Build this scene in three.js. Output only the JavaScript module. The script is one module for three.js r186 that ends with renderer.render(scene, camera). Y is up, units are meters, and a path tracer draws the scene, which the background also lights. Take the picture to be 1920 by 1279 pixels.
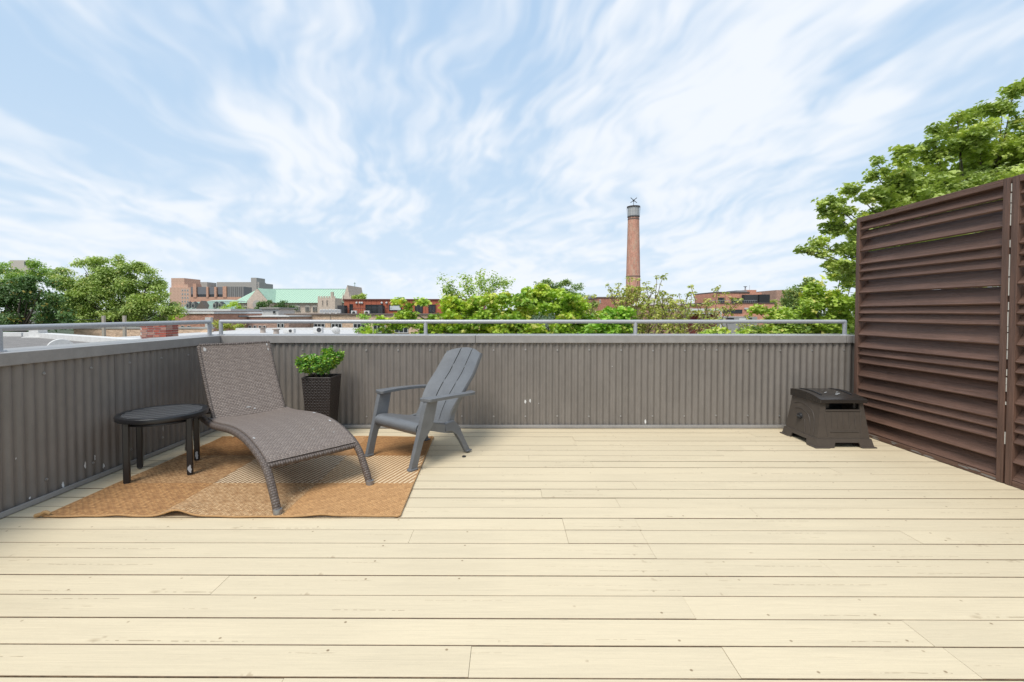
import * as THREE from 'three';
import { RoundedBoxGeometry } from 'three/addons/geometries/RoundedBoxGeometry.js';
import { ConvexGeometry } from 'three/addons/geometries/ConvexGeometry.js';
import { mergeGeometries, mergeVertices, toCreasedNormals } from 'three/addons/utils/BufferGeometryUtils.js';
import { Brush, Evaluator, SUBTRACTION } from 'three-bvh-csg';

// ------------------------------------------------------------------ camera, sky, sun, exposure
const scene = new THREE.Scene();
const F = 853, PX = 948, PY = 606.5, H = 1.16, TILT = Math.atan(0.024);
const camera = new THREE.PerspectiveCamera(2 * Math.atan(639.5 / F) * 180 / Math.PI, 1920 / 1279, 0.05, 4000);
camera.position.set(0, H, 0);
camera.rotation.set(-TILT, 0, 0);
camera.setViewOffset(1920, 1279, 960 - PX, 639.5 - PY, 1920, 1279);
camera.updateProjectionMatrix();

const renderer = new THREE.WebGLRenderer({ antialias: true });
renderer.setSize(1024, 682);
renderer.toneMapping = THREE.LinearToneMapping;
renderer.toneMappingExposure = 1.3;
renderer.shadowMap.enabled = true;

const sun = new THREE.DirectionalLight(new THREE.Color(1, 0.95, 0.86), 2.7);
sun.position.set(-10, 35, 20);
sun.shadow.radius = 52;
sun.castShadow = true;
sun.shadow.mapSize.set(4096, 4096);
Object.assign(sun.shadow.camera, { left: -40, right: 40, top: 40, bottom: -40, near: 1, far: 120 });
scene.add(sun, sun.target);

// seeded random numbers and value noise
function rng(seed) { let a = seed >>> 0; return () => { a = (a + 0x6D2B79F5) | 0; let t = Math.imul(a ^ (a >>> 15), 1 | a); t = (t + Math.imul(t ^ (t >>> 7), 61 | t)) ^ t; return ((t ^ (t >>> 14)) >>> 0) / 4294967296; }; }
function hash(x, y, s) { let h = Math.imul(x | 0, 374761393) ^ Math.imul(y | 0, 668265263) ^ Math.imul(s | 0, 1274126177); h = Math.imul(h ^ (h >>> 13), 1274126177); return ((h ^ (h >>> 16)) >>> 0) / 4294967296; }
function vnoise(x, y, s = 0, px = 0, py = 0) {
  const xi = Math.floor(x), yi = Math.floor(y), fx = x - xi, fy = y - yi, u = fx * fx * fx * (fx * (fx * 6 - 15) + 10), v = fy * fy * fy * (fy * (fy * 6 - 15) + 10);
  const wx = (i) => px ? ((i % px) + px) % px : i, wy = (i) => py ? ((i % py) + py) % py : i;
  const a = hash(wx(xi), wy(yi), s), b = hash(wx(xi + 1), wy(yi), s), c = hash(wx(xi), wy(yi + 1), s), d = hash(wx(xi + 1), wy(yi + 1), s);
  return a + (b - a) * u + (c - a) * v + (a - b - c + d) * u * v;
}
function fbm(x, y, o, s = 0) { let t = 0, a = 0.5, n = 0; for (let i = 0; i < o; i++) { t += a * vnoise(x, y, s + i * 17); n += a; x = x * 2.03 + 7.1; y = y * 2.03 + 3.7; a *= 0.53; } return t / n; }
const clamp = (x, a = 0, b = 1) => Math.min(b, Math.max(a, x)), mix = (a, b, t) => a + (b - a) * t, smooth = (a, b, x) => { const t = clamp((x - a) / (b - a)); return t * t * (3 - 2 * t); };

// the sky: thin streaming cirrus over pale blue air
{
  const SKY = 0.82, W = 2048, Hh = 1024, data = new Float32Array(W * Hh * 4);
  for (let j = 0; j < Hh; j++) {
    const el = ((j + 0.5) / Hh - 0.5) * Math.PI, dy = Math.sin(el), ch = Math.cos(el);
    for (let i = 0; i < W; i++) {
      const az = ((i + 0.5) / W - 0.5) * 2 * Math.PI, dx = Math.cos(az) * ch, dz = Math.sin(az) * ch, k = (j * W + i) * 4;
      const up = Math.max(dy, 0);
      const t = Math.pow(up, 0.55);
      let r = mix(0.60, 0.25, t), g = mix(0.78, 0.455, t), b = mix(0.93, 0.745, t);
      if (dy > 0) {
        const q = 1 / (dy + 0.13), X = dx * q, Z = dz * q, ca = 0.966, sa = 0.259;
        const wx = fbm(X * 0.9 + 3, Z * 0.9 + 9, 4, 5) - 0.5, wz = fbm(X * 0.9 + 31, Z * 0.9 + 2, 4, 8) - 0.5;
        const x = (X * ca - Z * sa) + wx * 0.38, z = (X * sa + Z * ca) + wz * 0.38;
        const broad = fbm(x * 0.75 + 11, z * 0.6 + 4, 3, 21), puff = fbm(x * 1.9 + 1, z * 1.4 + 8, 5, 31);
        const fibre = fbm(x * 4.6 + wz * 1.6, z * 1.45, 6, 41), fine = fbm(x * 15 + wx * 5, z * 4.0 + wz * 3, 3, 71), mott = fbm(x * 5.5 + 40, z * 4.0 + 7, 4, 91);
        const c = smooth(0.36, 0.68, broad * 0.30 + puff * 0.27 + fibre * 0.30 + mott * 0.15 + (fine - 0.5) * 0.24);
        const veil = 0.17 + 0.5 * Math.exp(-dy * 8);
        const a = clamp(veil + (0.92 - veil) * c);
        const cr = 0.88, cg = 0.915, cb = 0.965;
        r = mix(r, cr, a); g = mix(g, cg, a); b = mix(b, cb, a);
      } else { r = 0.42; g = 0.44; b = 0.44; }
      data[k] = r * SKY; data[k + 1] = g * SKY; data[k + 2] = b * SKY; data[k + 3] = 1;
    }
  }
  const t = new THREE.DataTexture(data, W, Hh, THREE.RGBAFormat, THREE.FloatType);
  t.mapping = THREE.EquirectangularReflectionMapping; t.magFilter = THREE.LinearFilter; t.minFilter = THREE.LinearFilter; t.wrapS = THREE.RepeatWrapping; t.needsUpdate = true;
  scene.background = t; scene.environment = t;
}

// ------------------------------------------------------------------ helpers
const V = (x, y, z) => new THREE.Vector3(x, y, z);
function rayOf(px, py) {
  const x = (px - PX) / F, y = -(py - PY) / F, c = Math.cos(TILT), s = Math.sin(TILT);
  return V(x, c * y - s, -s * y - c);
}
function atDepth(px, py, depth) { const d = rayOf(px, py); return d.multiplyScalar(-depth / d.z).add(V(0, H, 0)); }
function onFloor(px, py, y = 0) { const d = rayOf(px, py); return d.multiplyScalar((y - H) / d.y).add(V(0, H, 0)); }
const GROUND = -8.6;

const taken = {};
function numbered(n) { const k = taken[n] = (taken[n] ?? -1) + 1; return k ? `${n}_${String(k).padStart(3, '0')}` : n; }
function tag(o, label, category, group, kind) { if (label) o.userData.label = label; if (category) o.userData.category = category; if (group) o.userData.group = group; if (kind) o.userData.kind = kind; return o; }
function thing(name, label, category, pos = [0, 0, 0], turn = 0, group) { const o = new THREE.Group(); o.name = numbered(name); o.position.set(...pos); o.rotation.y = turn; tag(o, label, category, group); scene.add(o); return o; }
function part(name, geo, m, parent, kind) { const o = new THREE.Mesh(Array.isArray(geo) ? merged(geo) : geo, m); o.name = name; o.castShadow = o.receiveShadow = true; if (kind) o.userData.kind = kind; parent.add(o); return o; }
function merged(list) { return mergeGeometries(list.map((g) => { let n = g.index ? g.toNonIndexed() : g; for (const k of Object.keys(n.attributes)) if (!['position', 'normal', 'uv'].includes(k)) n.deleteAttribute(k); return n; })); }
function metreUV(g, s = 1) { // uv in metres, by the way each face points
  const n0 = g.index ? g.toNonIndexed() : g; const p = n0.attributes.position, uv = new Float32Array(p.count * 2), a = V(), b = V(), c = V(), n = V();
  for (let i = 0; i < p.count; i += 3) {
    a.fromBufferAttribute(p, i); b.fromBufferAttribute(p, i + 1); c.fromBufferAttribute(p, i + 2);
    n.crossVectors(b.clone().sub(a), c.clone().sub(a)); const ax = Math.abs(n.x), ay = Math.abs(n.y), az = Math.abs(n.z);
    [a, b, c].forEach((v, k) => { const q = (i + k) * 2; if (ay >= ax && ay >= az) { uv[q] = v.x * s; uv[q + 1] = v.z * s; } else if (ax >= az) { uv[q] = v.z * s; uv[q + 1] = v.y * s; } else { uv[q] = v.x * s; uv[q + 1] = v.y * s; } });
  }
  n0.setAttribute('uv', new THREE.BufferAttribute(uv, 2)); return n0;
}
function box(w, h, d, x = 0, y = 0, z = 0) { return metreUV(new THREE.BoxGeometry(w, h, d).translate(x, y, z)); }
function rbox(w, h, d, x = 0, y = 0, z = 0, r = 0.004) { return metreUV(new RoundedBoxGeometry(w, h, d, 2, r).translate(x, y, z)); }
function tube(pts, r, seg = 24, rs = 10, closed = false) { return new THREE.TubeGeometry(new THREE.CatmullRomCurve3(pts, closed, 'catmullrom', 0.5), seg, r, rs, closed); }
function bar(a, b, r, rs = 10) { const d = b.clone().sub(a), g = new THREE.CylinderGeometry(r, r, d.length(), rs); g.translate(0, d.length() / 2, 0); g.applyQuaternion(new THREE.Quaternion().setFromUnitVectors(V(0, 1, 0), d.normalize())); return g.translate(a.x, a.y, a.z); }
function limb(a, b, r0, r1, rs = 6) { const d = b.clone().sub(a), g = new THREE.CylinderGeometry(r1, r0, d.length(), rs, 1, true); g.translate(0, d.length() / 2, 0); g.applyQuaternion(new THREE.Quaternion().setFromUnitVectors(V(0, 1, 0), d.normalize())); return g.translate(a.x, a.y, a.z); }
function extrude(pts, depth, bevel = 0.003, curve = 8) { const s = new THREE.Shape(pts.map((p) => new THREE.Vector2(...p))); const g = new THREE.ExtrudeGeometry(s, { depth: depth - 2 * bevel, bevelEnabled: bevel > 0, bevelSize: bevel, bevelThickness: bevel, bevelSegments: 2, curveSegments: curve }); return g.translate(0, 0, bevel - depth / 2); }
function grid(nu, nv, f, uvf) { // a sheet of quads: f(u, v) -> Vector3
  const p = [], uv = [], idx = [];
  for (let j = 0; j <= nv; j++) for (let i = 0; i <= nu; i++) { const a = i / nu, b = j / nv, q = f(a, b); p.push(q.x, q.y, q.z); const t = uvf ? uvf(a, b) : [a, b]; uv.push(...t); }
  for (let j = 0; j < nv; j++) for (let i = 0; i < nu; i++) { const k = j * (nu + 1) + i; idx.push(k, k + 1, k + nu + 2, k, k + nu + 2, k + nu + 1); }
  const g = new THREE.BufferGeometry(); g.setAttribute('position', new THREE.Float32BufferAttribute(p, 3)); g.setAttribute('uv', new THREE.Float32BufferAttribute(uv, 2)); g.setIndex(idx); g.computeVertexNormals(); return g;
}
function slabOf(nu, nv, top, thick, uvf) { // the sheet top(u, v) given a thickness downwards along off(u, v)
  const t = grid(nu, nv, top, uvf), n = t.attributes.normal, p = t.attributes.position, bot = t.clone(), q = bot.attributes.position;
  for (let i = 0; i < p.count; i++) q.setXYZ(i, p.getX(i) - n.getX(i) * thick, p.getY(i) - n.getY(i) * thick, p.getZ(i) - n.getZ(i) * thick);
  const at = (g, i, j) => { const k = j * (nu + 1) + i, a = g.attributes.position; return V(a.getX(k), a.getY(k), a.getZ(k)); };
  const rim = [], run = [];
  for (let i = 0; i <= nu; i++) run.push([i, 0]); for (let j = 1; j <= nv; j++) run.push([nu, j]); for (let i = nu - 1; i >= 0; i--) run.push([i, nv]); for (let j = nv - 1; j >= 0; j--) run.push([0, j]);
  const side = grid(run.length - 1, 1, (a, b) => at(b > 0.5 ? t : bot, ...run[Math.round(a * (run.length - 1))]), (a, b) => [a * 2, b * 0.03]);
  const bi = bot.index.array; for (let i = 0; i < bi.length; i += 3) { const s = bi[i]; bi[i] = bi[i + 1]; bi[i + 1] = s; } bot.computeVertexNormals();
  return merged([t, bot, side, ...rim]);
}

// textures
function tex(w, h, fn, { srgb = true, repeat = [1, 1] } = {}) {
  const d = new Uint8Array(w * h * 4);
  for (let j = 0; j < h; j++) for (let i = 0; i < w; i++) { const c = fn(i, j, i / w, j / h), k = (j * w + i) * 4; if (typeof c === 'number') { d[k] = d[k + 1] = d[k + 2] = clamp(c) * 255; } else { d[k] = clamp(c[0]) * 255; d[k + 1] = clamp(c[1]) * 255; d[k + 2] = clamp(c[2]) * 255; } d[k + 3] = 255; }
  const t = new THREE.DataTexture(d, w, h); t.magFilter = THREE.LinearFilter; t.minFilter = THREE.LinearMipmapLinearFilter; t.generateMipmaps = true; t.wrapS = t.wrapT = THREE.RepeatWrapping; t.repeat.set(...repeat); if (srgb) t.colorSpace = THREE.SRGBColorSpace; t.needsUpdate = true; return t;
}
const lin = (r, g, b) => new THREE.Color().setRGB(r, g, b);
function mat(c, rough = 0.7, o = {}) { return new THREE.MeshStandardMaterial({ color: Array.isArray(c) ? lin(...c) : c, roughness: rough, metalness: 0, ...o }); }
// mottled grain shared by painted and cast surfaces, 1 = the plain colour
const grainTex = tex(512, 512, (i, j) => { const n = vnoise(i / 8, j / 8, 1, 64, 64) * 0.25 + vnoise(i / 32, j / 32, 2, 16, 16) * 0.4 + vnoise(i / 128, j / 128, 3, 4, 4) * 0.35; return 0.86 + 0.14 * n + (hash(i, j, 9) - 0.5) * 0.05; });
const fineBump = tex(256, 256, (i, j) => vnoise(i / 4, j / 4, 5, 64, 64) * 0.5 + hash(i, j, 6) * 0.5, { srgb: false });
const brickTex = tex(512, 512, (i, j) => { // 2 m x 2 m of far brickwork, 30 courses
  const row = Math.floor(j / (512 / 30)), fy = (j % (512 / 30)) / (512 / 30), xo = (i + (row % 2) * 25.6) % 512, col = Math.floor(xo / 51.2), fx = (xo % 51.2) / 51.2;
  if (fy < 0.14 || fx < 0.06) return [0.80, 0.76, 0.72]; const t = 0.80 + 0.2 * hash(col, row, 3) + 0.12 * (vnoise(i / 20, j / 20, 4, 25, 25) - 0.5); return [t, t * 0.97, t * 0.95];
}, { repeat: [0.5, 0.5] });
const brick = (r, g, b) => mat([r, g, b].map((v) => Math.min(0.8, v * 1.15 + 0.045)), 0.92, { map: brickTex });
const plain = (r, g, b, rough = 0.8) => mat([r, g, b], rough, { map: grainTex });
const M = {
  white: plain(0.74, 0.73, 0.71), concrete: plain(0.42, 0.41, 0.38), darkWin: mat([0.03, 0.035, 0.04], 0.12), winFrame: mat([0.5, 0.5, 0.48], 0.6), black: mat([0.015, 0.015, 0.017], 0.5), charcoal: plain(0.05, 0.052, 0.056),
  copper: plain(0.44, 0.63, 0.49), copperGrey: plain(0.25, 0.37, 0.31), stone: brick(0.60, 0.52, 0.45), redBrick: brick(0.46, 0.2, 0.13), paleBrick: brick(0.66, 0.50, 0.36), oldBrick: brick(0.47, 0.26, 0.19),
  metal: mat([0.40, 0.41, 0.43], 0.42, { metalness: 0.25 }),
};

// ------------------------------------------------------------------ the setting
{ // ground to the horizon
  const gt = tex(512, 512, (i, j) => { const n = vnoise(i / 16, j / 16, 31, 32, 32) * 0.6 + vnoise(i / 4, j / 4, 32, 128, 128) * 0.4; return [0.36 + 0.16 * n, 0.42 + 0.14 * n, 0.33 + 0.12 * n]; }, { repeat: [60, 60] });
  const g = part('ground', new THREE.PlaneGeometry(5000, 5000).rotateX(-Math.PI / 2).translate(0, GROUND, 0), mat([0.5, 0.5, 0.5], 0.95, { map: gt }), scene); g.userData.kind = 'structure';
}
const deckDark = mat([0.10, 0.075, 0.05], 0.95);
{ // the building that carries the terrace
  const t = thing('terrace_building', 'dark building body that carries the cream deck', 'building', [0, GROUND, 0]);
  part('building_wall', box(6.6, -GROUND - 0.07, 9.0, 0.3, (-GROUND - 0.07) / 2, -0.4), M.oldBrick, t);
}

// deck planks
const deck = new THREE.Group(); deck.name = 'deck'; deck.userData.kind = 'structure'; scene.add(deck);
{
  const LEN = 3.2512, TW = 2048, TH = 96;
  function plankTex(seed, worn) {
    const r = rng(seed), T = 0.988 + 0.024 * r(), nails = [], cracks = [], stains = [];
    for (let k = 0; k < 8; k++) for (const v of [0.17 + r() * 0.06, 0.80 + r() * 0.06]) if (r() < 0.34) nails.push([(k + 0.5) / 8 + (r() - 0.5) * 0.006, v + (r() - 0.5) * 0.03, 0.3 + r() * 0.6]);
    for (let k = 0; k < 4; k++) cracks.push([r(), 0.08 + r() * 0.84, 0.01 + r() * 0.07, 0.25 + r() * 0.5]);
    for (let k = 0; k < 3; k++) stains.push([r(), r(), 0.012 + r() * 0.03]);
    return tex(TW, TH, (i, j, u, v0) => {
      if (v0 < 0.045 || v0 > 0.955) { const q = 0.8 + 0.4 * vnoise(i / 9, j, seed + 20); return [0.40 * q, 0.325 * q, 0.24 * q]; } // the boards' grimy edges, with the dark of the gaps painted in
      const v = (v0 - 0.05) / 0.9;
      const x = i / TW * 64, y = j / TH * 10;
      let s = 1 - 0.022 * vnoise(x * 0.5, y * 3, seed, 32, 30) - 0.016 * vnoise(x * 2, y * 6, seed + 1, 128, 60) - 0.035 * vnoise(x * 0.12, y * 0.2, seed + 2, 8, 2) - (hash(i, j, seed) - 0.5) * 0.03;
      let d = 0;
      const g = vnoise(x * 0.7, y * 5, seed + 4, 45, 50), g2 = vnoise(x * 0.16, y * 0.5, seed + 5, 10, 5); d = Math.max(d, smooth(0.86, 0.97, g) * smooth(0.62, 0.85, g2) * 0.16);
      for (const [cu, cv, cl, ca] of cracks) { let du = Math.abs(u - cu); du = Math.min(du, 1 - du); if (du < cl) { const yy = cv + 0.02 * (vnoise(u * 60, 0, seed + 7) - 0.5), q = Math.abs(v - yy) * TH; if (q < 1.2) d = Math.max(d, ca * (1 - q / 1.2) * smooth(0.3, 0.6, vnoise(u * 260, cv * 9, seed + 8))); } }
      for (const [nu, nv, na] of nails) { const du = (u - nu) * LEN, dv = (v - nv) * 0.14, q = Math.hypot(du, dv); if (q < 0.0065) d = Math.max(d, na * 0.8 * (1 - smooth(0.003, 0.0065, q))); }
      for (const [su, sv, sr] of stains) { let du = Math.abs(u - su); du = Math.min(du, 1 - du) * LEN; const q = Math.hypot(du, (v - sv) * 0.14 * 2) / sr; if (q < 1) d = Math.max(d, 0.28 * smooth(0.45, 0.75, vnoise(u * 300, v * 8, seed + 9)) * (1 - q)); }
      if (worn) { const du = (u - worn) * LEN, q = Math.hypot(du, (v - 0.55) * 0.14 * 1.6) / 0.16, e = vnoise(u * 130, v * 6, seed + 11) * 0.6 + vnoise(u * 420, v * 16, seed + 12) * 0.4; if (q < 1) d = Math.max(d, smooth(0.50, 0.62, e * (1.25 - q)) * 0.5); }
      const c = [0.845 * s * T, 0.784 * s * T, 0.664 * s * T], k = [0.40, 0.31, 0.21];
      return [mix(c[0], k[0], d), mix(c[1], k[1], d), mix(c[2], k[2], d)];
    });
  }
  const bump = tex(1024, 64, (i, j) => 0.5 + 0.3 * (vnoise(i / 40, j / 1.6, 3, 26, 40) - 0.5) + 0.4 * (vnoise(i / 90, j / 5, 4, 11, 13) - 0.5), { srgb: false });
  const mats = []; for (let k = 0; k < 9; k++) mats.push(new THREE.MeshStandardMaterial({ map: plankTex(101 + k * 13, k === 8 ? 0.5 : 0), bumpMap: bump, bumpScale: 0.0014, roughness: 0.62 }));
  function plankGeo(x0, x1, w, u0, sag) {
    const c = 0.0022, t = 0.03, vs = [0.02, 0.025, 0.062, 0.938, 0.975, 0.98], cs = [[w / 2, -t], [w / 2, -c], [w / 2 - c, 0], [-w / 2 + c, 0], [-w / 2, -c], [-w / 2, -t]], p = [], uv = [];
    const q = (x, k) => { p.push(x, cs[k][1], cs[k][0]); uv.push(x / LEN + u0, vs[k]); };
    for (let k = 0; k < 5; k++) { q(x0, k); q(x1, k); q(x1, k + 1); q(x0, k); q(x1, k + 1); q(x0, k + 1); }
    for (const [x, s] of [[x0, -1], [x1, 1]]) for (let k = 1; k < 5; k++) { const a = s < 0 ? [0, k + 1, k] : [0, k, k + 1]; a.forEach((m) => q(x, m)); }
    const g = new THREE.BufferGeometry(); g.setAttribute('position', new THREE.Float32BufferAttribute(p, 3)); g.setAttribute('uv', new THREE.Float32BufferAttribute(uv, 2)); g.computeVertexNormals(); return g;
  }
  const under = part('deck_base', box(6.55, 0.02, 8.6, 0.28, -0.05, -0.35), deckDark, deck);
  const seen = [[1370, 1240], [1800, 1240], [1722, 1188], [1293, 1140], [1550, 1062], [414, 1095], [1194, 980], [1205, 1003], [1221, 1031], [1056, 980], [1062, 1003], [772, 1003], [1157, 940], [1110, 870], [1075, 822], [1080, 832], [1560, 880], [1700, 1003], [1420, 965], [880, 1250]].map(([a, b]) => onFloor(a, b));
  const r = rng(7), Z0 = -1.416, PITCH = 0.1405;
  for (let k = -26; k < 23; k++) {
    const zf = Z0 - k * PITCH, zc = zf - PITCH / 2; if (zc > 2.4) continue;
    let cuts = seen.filter((s) => Math.abs(s.z + 0.006 * s.x * -1 - zc) < PITCH / 2 * 0.98).map((s) => s.x);
    if (!cuts.length) { let x = -2.2 + r() * 2.6; while (x < 3.1) { cuts.push(x); x += 2.2 + r() * 1.8; } }
    cuts.sort((a, b) => a - b); const ends = [-2.9, ...cuts, 3.46];
    for (let m = 0; m + 1 < ends.length; m++) {
      const gap = r() < 0.35 ? 0.0012 + r() * 0.001 : 0.0022 + r() * 0.0034, w = PITCH - gap;
      const worn = k === 1 && m === ends.length - 2;
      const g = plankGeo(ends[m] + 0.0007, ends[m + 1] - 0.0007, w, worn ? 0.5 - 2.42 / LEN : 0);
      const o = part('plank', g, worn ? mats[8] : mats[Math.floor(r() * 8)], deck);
      o.position.set(0, (r() - 0.5) * 0.0025, zc); o.rotation.y = 0.004 * 0 - 0.0045 + (r() - 0.5) * 0.0006; o.rotation.x = (r() - 0.5) * 0.006;
    }
  }
}

// corrugated parapet walls
const RIB = 0.0635, AMP = 0.0085;
const ribAt = (x) => AMP * Math.cos(2 * Math.PI * x / RIB) * (1 - 0.18 * Math.cos(4 * Math.PI * x / RIB));
const wallTex = tex(1024, 1024, (i, j, u, v) => { // 4 m x 4 m of painted steel: faint mottling, small chips and streaks
  let s = 0.94 + 0.05 * vnoise(i / 30, j / 60, 51, 34, 17) + 0.04 * (vnoise(i / 6, j / 14, 52, 170, 73) - 0.5) + (hash(i, j, 53) - 0.5) * 0.025;
  const streak = smooth(0.85, 0.97, vnoise(i / 3, j / 90, 54, 341, 11)) * 0.05; s += streak;
  const sp = vnoise(i / 2.2, j / 3, 55, 465, 341); let d = 0.25 * smooth(0.965, 0.99, sp) * smooth(0.55, 0.75, vnoise(i / 40, j / 40, 56, 25, 25));
  return [mix(s, 1.25, d * 0.5), mix(s, 1.25, d * 0.5), mix(s, 1.28, d * 0.5)];
}, { repeat: [0.25, 0.25] });
const wallMat = mat([0.200, 0.179, 0.160], 0.45, { map: wallTex }), capMat = mat([0.33, 0.312, 0.298], 0.34, { map: grainTex, bumpMap: fineBump, bumpScale: 0.0002 });
const screwMat = mat([0.42, 0.41, 0.40], 0.4, { metalness: 0.6 }), flashMat = mat([0.36, 0.345, 0.33], 0.5, { map: grainTex }), paintWhite = mat([0.68, 0.68, 0.67], 0.7);
const screwGeo = merged([new THREE.CylinderGeometry(0.0085, 0.0085, 0.002, 12).rotateX(Math.PI / 2), new THREE.CylinderGeometry(0.005, 0.0055, 0.006, 6).rotateX(Math.PI / 2).translate(0, 0, 0.004)]);
function blot(cx, cy, rx, ry, seed, surf) { // a chip or splash of paint, or a painted glint, lying on a surface: surf(x, y) -> z
  const n = 14, r = rng(seed), pts = [], p = [], idx = []; for (let k = 0; k < n; k++) { const a = k / n * 2 * Math.PI, q = 0.55 + 0.6 * r(); pts.push([cx + Math.cos(a) * rx * q, cy + Math.sin(a) * ry * q]); }
  p.push(cx, cy, surf(cx, cy)); for (const ring of [0.5, 1]) for (const [x, y] of pts) { const X = mix(cx, x, ring), Y = mix(cy, y, ring); p.push(X, Y, surf(X, Y)); }
  for (let k = 0; k < n; k++) { const a = 1 + k, b = 1 + (k + 1) % n; idx.push(0, a, b, a, a + n, b + n, a, b + n, b); }
  const g = new THREE.BufferGeometry(); g.setAttribute('position', new THREE.Float32BufferAttribute(p, 3)); g.setIndex(idx); g.computeVertexNormals(); g.setAttribute('uv', new THREE.Float32BufferAttribute(new Float32Array(p.length / 3 * 2), 2)); return g;
}
function parapet(label, pos, turn, len, capFrom, capTo, seams, screws = true) {
  const t = thing('parapet_wall', label, 'wall', pos, turn, 'corrugated parapet walls round the deck');
  const W = RIB * 13, sheets = Math.ceil(len / W); // sheets that lap one rib over the next
  for (let k = 0; k < sheets; k++) { const x0 = k * W, x1 = Math.min(len, x0 + W + RIB * 0.62), n = Math.round((x1 - x0) / RIB * 12); part('corrugated_panel', grid(n, 1, (a, b) => { const x = mix(x0, x1, a); return V(x, 0.028 + b * 0.835, ribAt(x) + (k % 2) * 0.0016 + 0.0012 * Math.sin(x * 2.1 + k)); }, (a, b) => [mix(x0, x1, a) + k * 0.37, b * 0.84 + k * 0.21]), wallMat, t); }
  part('wall_core', box(len, 0.85, 0.26, len / 2, 0.425, -0.155), M.charcoal, t);
  const cuts = [capFrom, ...seams, capTo];
  for (let k = 0; k + 1 < cuts.length; k++) part('cap', rbox(cuts[k + 1] - cuts[k] - 0.003, 0.075, 0.36, (cuts[k] + cuts[k + 1]) / 2, 0.8935 + (k % 2) * 0.0012, -0.157 + (k % 2) * 0.0012, 0.004), capMat, t);
  part('base_flashing', [rbox(len, 0.028, 0.008, len / 2, 0.024, 0.017, 0.003), box(len, 0.008, 0.03, len / 2, 0.009, 0.004)], flashMat, t);
  if (screws) for (let x = 0.16; x < len; x += RIB * 5) { const X = (Math.round(x / RIB) ) * RIB; for (const y of [0.785, 0.125]) { const s = part('screw', screwGeo, screwMat, t); s.position.set(X, y + (hash(X * 100, y * 10, 4) - 0.5) * 0.012, ribAt(X) + 0.0035); } }
  return t;
}
const farWall = parapet('corrugated grey metal parapet wall behind the plastic armchair and planter, crossing the end of the deck', [-2.85, 0, -4.535], 0, 6.42, -0.33, 6.42, [2.55, 5.38, 6.24]);
const leftWall = parapet('corrugated grey metal parapet wall beside the round black table', [-2.85, 0, 2.48], Math.PI / 2, 7.0, 0, 6.99, [1.9, 3.55]);
const rightWall = parapet('corrugated grey metal parapet wall hidden behind the brown louvred screens', [3.47, 0, -4.509], -Math.PI / 2, 6.5, 0, 6.5, [2.3], false);
{ // marks on the walls
  const onRib = (x) => ribAt(x) + 0.0045;
  const at = (px, py) => { const q = atDepth(px, py, 4.53); return [q.x + 2.85, q.y]; };
  const spots = [[985, 753, 0.011, 0.022], [994, 752, 0.010, 0.020], [1010, 756, 0.003, 0.004], [836, 718, 0.004, 0.006], [1320, 655, 0.004, 0.005], [1148, 687, 0.005, 0.004], [1210, 790, 0.008, 0.03]];
  spots.forEach(([a, b, rx, ry], k) => { const [x, y] = at(a, b); part('paint_chip', blot(x, y, rx, ry, 300 + k, onRib), paintWhite, farWall); });
  const lw = (z, y) => [2.48 - z, y];
  [[-3.05, 0.13, 0.012, 0.024], [-3.13, 0.15, 0.012, 0.022], [-3.2, 0.07, 0.012, 0.018], [-2.9, 0.05, 0.006, 0.02], [-3.5, 0.14, 0.005, 0.03], [-3.75, 0.2, 0.006, 0.03], [-2.63, 0.31, 0.004, 0.006], [-2.7, 0.05, 0.006, 0.008]].forEach(([z, y, rx, ry], k) => { const [x, yy] = lw(z, y); part('paint_chip', blot(x, yy, rx, ry, 340 + k, onRib), paintWhite, leftWall); });
}

// guard rails: a round tube that turns down into end posts
const railMat = mat([0.46, 0.47, 0.49], 0.4, { metalness: 0.15, map: grainTex });
function rail(label, a, b, mids) {
  const t = thing('guard_rail', label, 'railing', [a.x, 0, a.z], 0, 'tube guard rails on the parapet'), d = b.clone().sub(a), R = 0.019, y = 1.067, base = 0.931;
  const p = (s, h) => V(d.x * s, h, d.z * s);
  part('top_rail', [bar(p(0, y), p(1, y), R, 16), new THREE.SphereGeometry(R, 14, 10).translate(0, y, 0), new THREE.SphereGeometry(R, 14, 10).translate(d.x, y, d.z)], railMat, t);
  for (const s of [0, ...mids, 1]) { part('post', bar(p(s, base), p(s, y - 0.003), R, 16), railMat, t); part('post_plate', new THREE.CylinderGeometry(0.034, 0.036, 0.006, 18).translate(d.x * s, base + 0.0035, d.z * s), railMat, t); }
  return t;
}
const zr = -4.66, xAt = (px) => atDepth(px, 603, -zr).x;
rail('grey round tube guard rail along the parapet that faces the city', V(xAt(414), 0, zr), V(xAt(1584), 0, zr), [798, 1191.5].map((p) => (xAt(p) - xAt(414)) / (xAt(1584) - xAt(414))));
rail('grey round tube guard rail on the parapet beside the gravel roof', V(-2.97, 0, -4.56), V(-2.97, 0, 1.2), [(4.56 - 2.66) / 5.76, 0.67]);
rail('grey round tube guard rail behind the louvred screens', V(3.58, 0, -4.58), V(3.58, 0, 1.2), [0.33, 0.67]);

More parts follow.
